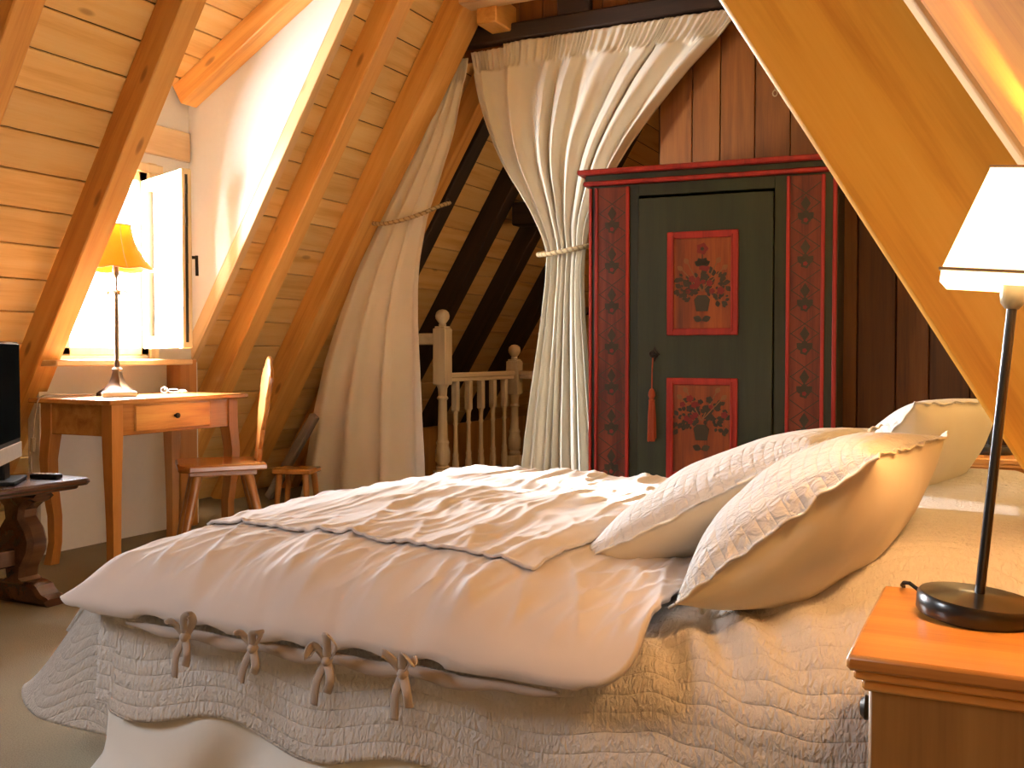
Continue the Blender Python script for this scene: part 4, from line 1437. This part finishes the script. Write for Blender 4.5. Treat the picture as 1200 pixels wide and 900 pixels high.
# lamp cord over the desk end with inline switch
cd = thing('lamp_cord', 'grey lamp cord hanging over the near end of the desk with an inline switch', 'cord', (-3.78, 3.25, DT))
P0 = Vector((-3.78, 3.25, DT))
pts = [(-3.86, 3.33, 0.765), (-3.87, 3.18, 0.770), (-3.83, 3.06, 0.776), (-3.845, 3.02, 0.76), (-3.85, 3.005, 0.70), (-3.86, 3.0, 0.62), (-3.87, 3.0, 0.55), (-3.88, 3.0, 0.46), (-3.87, 3.01, 0.30), (-3.90, 3.02, 0.10), (-3.92, 3.04, 0.005)]
Q = []
K = [Vector(p) - P0 for p in pts]
for i in range(len(K) - 1):
    p0, p1, p2, p3 = K[max(0, i - 1)], K[i], K[i + 1], K[min(len(K) - 1, i + 2)]
    for j in range(5):
        u = j / 5
        Q.append(0.5 * ((2 * p1) + (p2 - p0) * u + (2 * p0 - 5 * p1 + 4 * p2 - p3) * u * u + (3 * p1 - p0 - 3 * p2 + p3) * u ** 3))
MB().tube(Q, 0.0035, 8).build('cable', 'cord', cd, sharp=None)
MB().box(Vector((-3.865, 3.0, 0.555)) - P0, (0.022, 0.018, 0.065), rot=(0, 0.12, 0), bev=0.006).build('switch', 'cord', cd)
# thin white curls at the back of the desk
m = MB()
pts = []
for i in range(70):
    a = i * 0.42
    pts.append((-3.80 + 0.03 * math.cos(a) + 0.0006 * i, 3.68 + 0.0022 * i + 0.02 * math.sin(a * 0.7), DT + 0.004 + 0.03 * (0.5 + 0.5 * math.sin(a)) * (1 - i / 80)))
m.tube(pts, 0.0022, 6)
tag(m.build('cable', 'white_plastic', sharp=None), 'thin curly white cable at the back of the desk below the open sash', 'cable')

# ================================================================== CHAIR
ch = thing('chair', 'glossy brown wooden chair with carved board back at the desk', 'chair', (-3.30, 3.57, 0), (0, 0, math.radians(180 + 47)))
# local +x is the way the chair faces
seat = [(-0.19, -0.17), (0.15, -0.215), (0.20, -0.17), (0.20, 0.17), (0.15, 0.215), (-0.19, 0.17)]
MB().prism(seat, 0.030, M=Matrix.Translation((0, 0, 0.425)), bev=0.007).build('seat', 'chair_wood', ch)
m = MB()
m.box((0.0, -0.10, 0.412), (0.30, 0.06, 0.026), bev=0.004)
m.box((0.0, 0.10, 0.412), (0.30, 0.06, 0.026), bev=0.004)
m.build('batten', 'chair_wood', ch)
for sx in (-1, 1):
    for sy in (-1, 1):
        top = Vector((sx * 0.11, sy * 0.10, 0.415)); bot = Vector((sx * 0.20, sy * 0.175, 0.0))
        m = MB(); m.tube([top, top.lerp(bot, 0.5), bot], [0.024, 0.021, 0.015], 8)
        m.build('leg', 'chair_leg_wood', ch, sharp=50)
# carved board back: outline in the board plane (w across y, h up)
half = [(0.065, 0.0), (0.075, 0.03), (0.062, 0.06), (0.088, 0.10), (0.075, 0.15), (0.11, 0.20), (0.135, 0.25), (0.12, 0.30), (0.150, 0.345), (0.155, 0.40), (0.12, 0.44), (0.075, 0.455), (0.05, 0.485), (0.0, 0.50)]
poly = half + [(-x, y) for x, y in half[-2::-1]]
M = Matrix.Translation((-0.155, 0, 0.452)) @ Matrix.Rotation(math.radians(-7), 4, 'Y') @ Matrix(((0, 0, -1, 0), (1, 0, 0, 0), (0, 1, 0, 0), (0, 0, 0, 1)))
MB().prism(poly, 0.022, M=M, bev=0.006).build('backrest', 'chair_leg_wood', ch)

# low stool behind the bed by the curtain
st = thing('stool', 'small low pine stool by the curtain foot behind the bed', 'stool', (-3.84, 4.80, 0), (0, 0, 0.3))
MB().box((0, 0, 0.255), (0.24, 0.20, 0.03), bev=0.008).build('seat', 'desk_wood', st)
for sx in (-1, 1):
    for sy in (-1, 1):
        MB().tube([(sx * 0.08, sy * 0.07, 0.25), (sx * 0.10, sy * 0.085, 0)], [0.02, 0.016], 10).build('leg', 'desk_leg_wood', st)

# ================================================================== SIDE TABLE, TV, REMOTE
tb = thing('side_table', 'dark walnut trestle table under the television in the left corner', 'table', (-3.42, 2.33, 0))
TH_ = 0.47
m = MB()
def topout(inset):
    hx_, hy_ = 0.20 - inset, 0.45 - inset
    r = 0.05
    out = []
    for (cx, cy, a0) in ((hx_ - r, hy_ - r, 0), (-hx_ + r, hy_ - r, 90), (-hx_ + r, -hy_ + r, 180), (hx_ - r, -hy_ + r, 270)):
        for k in range(6):
            a = math.radians(a0 + k * 18)
            out.append((cx + r * math.cos(a), cy + r * math.sin(a)))
    return out
m.prism(topout(0), 0.026, M=Matrix.Translation((0, 0, TH_ - 0.026)), bev=0.009)
m.prism(topout(0.03), 0.014, M=Matrix.Translation((0, 0, TH_ - 0.04)), bev=0.004)
m.build('top', 'walnut', tb)
for sy in (-1, 1):
    m = MB()
    y = sy * 0.27
    # flat baluster board leg
    half = [(0.075, 0.06), (0.05, 0.10), (0.055, 0.13), (0.095, 0.19), (0.105, 0.24), (0.085, 0.29), (0.05, 0.33), (0.055, 0.36), (0.09, 0.385), (0.12, 0.395), (0.13, 0.43)]
    poly = half + [(-x, z) for x, z in half[::-1]]
    m.prism(poly, 0.09, M=Matrix(((1, 0, 0, 0), (0, 0, -1, y + 0.045), (0, 1, 0, 0), (0, 0, 0, 1))), bev=0.018)
    foot = [(0.19, 0.0), (0.195, 0.03), (0.15, 0.045), (0.12, 0.075), (0.08, 0.085), (-0.08, 0.085), (-0.12, 0.075), (-0.15, 0.045), (-0.195, 0.03), (-0.19, 0.0)]
    m.prism(foot, 0.10, M=Matrix(((1, 0, 0, 0), (0, 0, -1, y + 0.05), (0, 1, 0, 0), (0, 0, 0, 1))), bev=0.012)
    m.build('trestle_leg', 'walnut', tb)
MB().box((0, 0, 0.175), (0.035, 0.50, 0.07), bev=0.006).build('stretcher', 'walnut', tb)

ta = math.radians(42)
# local: x along screen width, y = front normal
tv = thing('television', 'black flat television with silver lower bezel at the left edge', 'television', (-3.40, 2.505, TH_), (0, 0, math.atan2(0.74, -0.67) - PI))
# front normal (0.74,0.67); local x = (0.67,-0.74)
tvw, z0, z1 = 0.46, 0.075, 0.535
m = MB()
m.box((0, 0.0, (z0 + z1) / 2), (tvw, 0.045, z1 - z0), bev=0.008)
m.box((0, -0.03, (z0 + z1) / 2), (tvw * 0.7, 0.05, (z1 - z0) * 0.6), bev=0.015)
m.build('housing', 'black_plastic', tv)
MB().box((0, 0.0235, (z0 + z1) / 2 + 0.035), (tvw - 0.03, 0.003, z1 - z0 - 0.09), bev=0.001).build('screen', 'screen', tv)
MB().box((0, 0.0235, z0 + 0.033), (tvw, 0.006, 0.06), bev=0.002).build('lower_bezel', 'silver_plastic', tv)
m = MB()
m.box((0, 0, 0.05), (0.10, 0.035, 0.09), bev=0.006)
m.box((0, 0, 0.008), (0.24, 0.13, 0.014), bev=0.005)
m.build('stand', 'black_plastic', tv)
rc = thing('remote_control', 'small dark remote control on the walnut table beside the television', 'remote', (-3.36, 2.665, TH_), (0, 0, math.radians(15)))
MB().box((0, 0, 0.010), (0.12, 0.042, 0.019), bev=0.006).build('shell', 'black_plastic', rc)
m = MB()
for i in range(5):
    for j in range(3):
        m.box((-0.04 + i * 0.018, -0.011 + j * 0.011, 0.020), (0.009, 0.006, 0.003), bev=0.001)
m.build('button_pad', 'silver_plastic', rc)

# pull cord left of the wardrobe rafter
m = MB()
m.tube([(-1.10, 5.30, 2.55), (-1.102, 5.295, 2.40), (-1.10, 5.29, 2.33)], 0.0025, 6)
m.tube([(-1.10 + 0.012 * math.cos(a * PI / 5), 5.29, 2.315 + 0.016 * math.sin(a * PI / 5)) for a in range(11)], 0.003, 6)
tag(m.build('pull_cord', 'rope', sharp=None), 'thin pale pull cord hanging on the board wall above the wardrobe', 'cord')
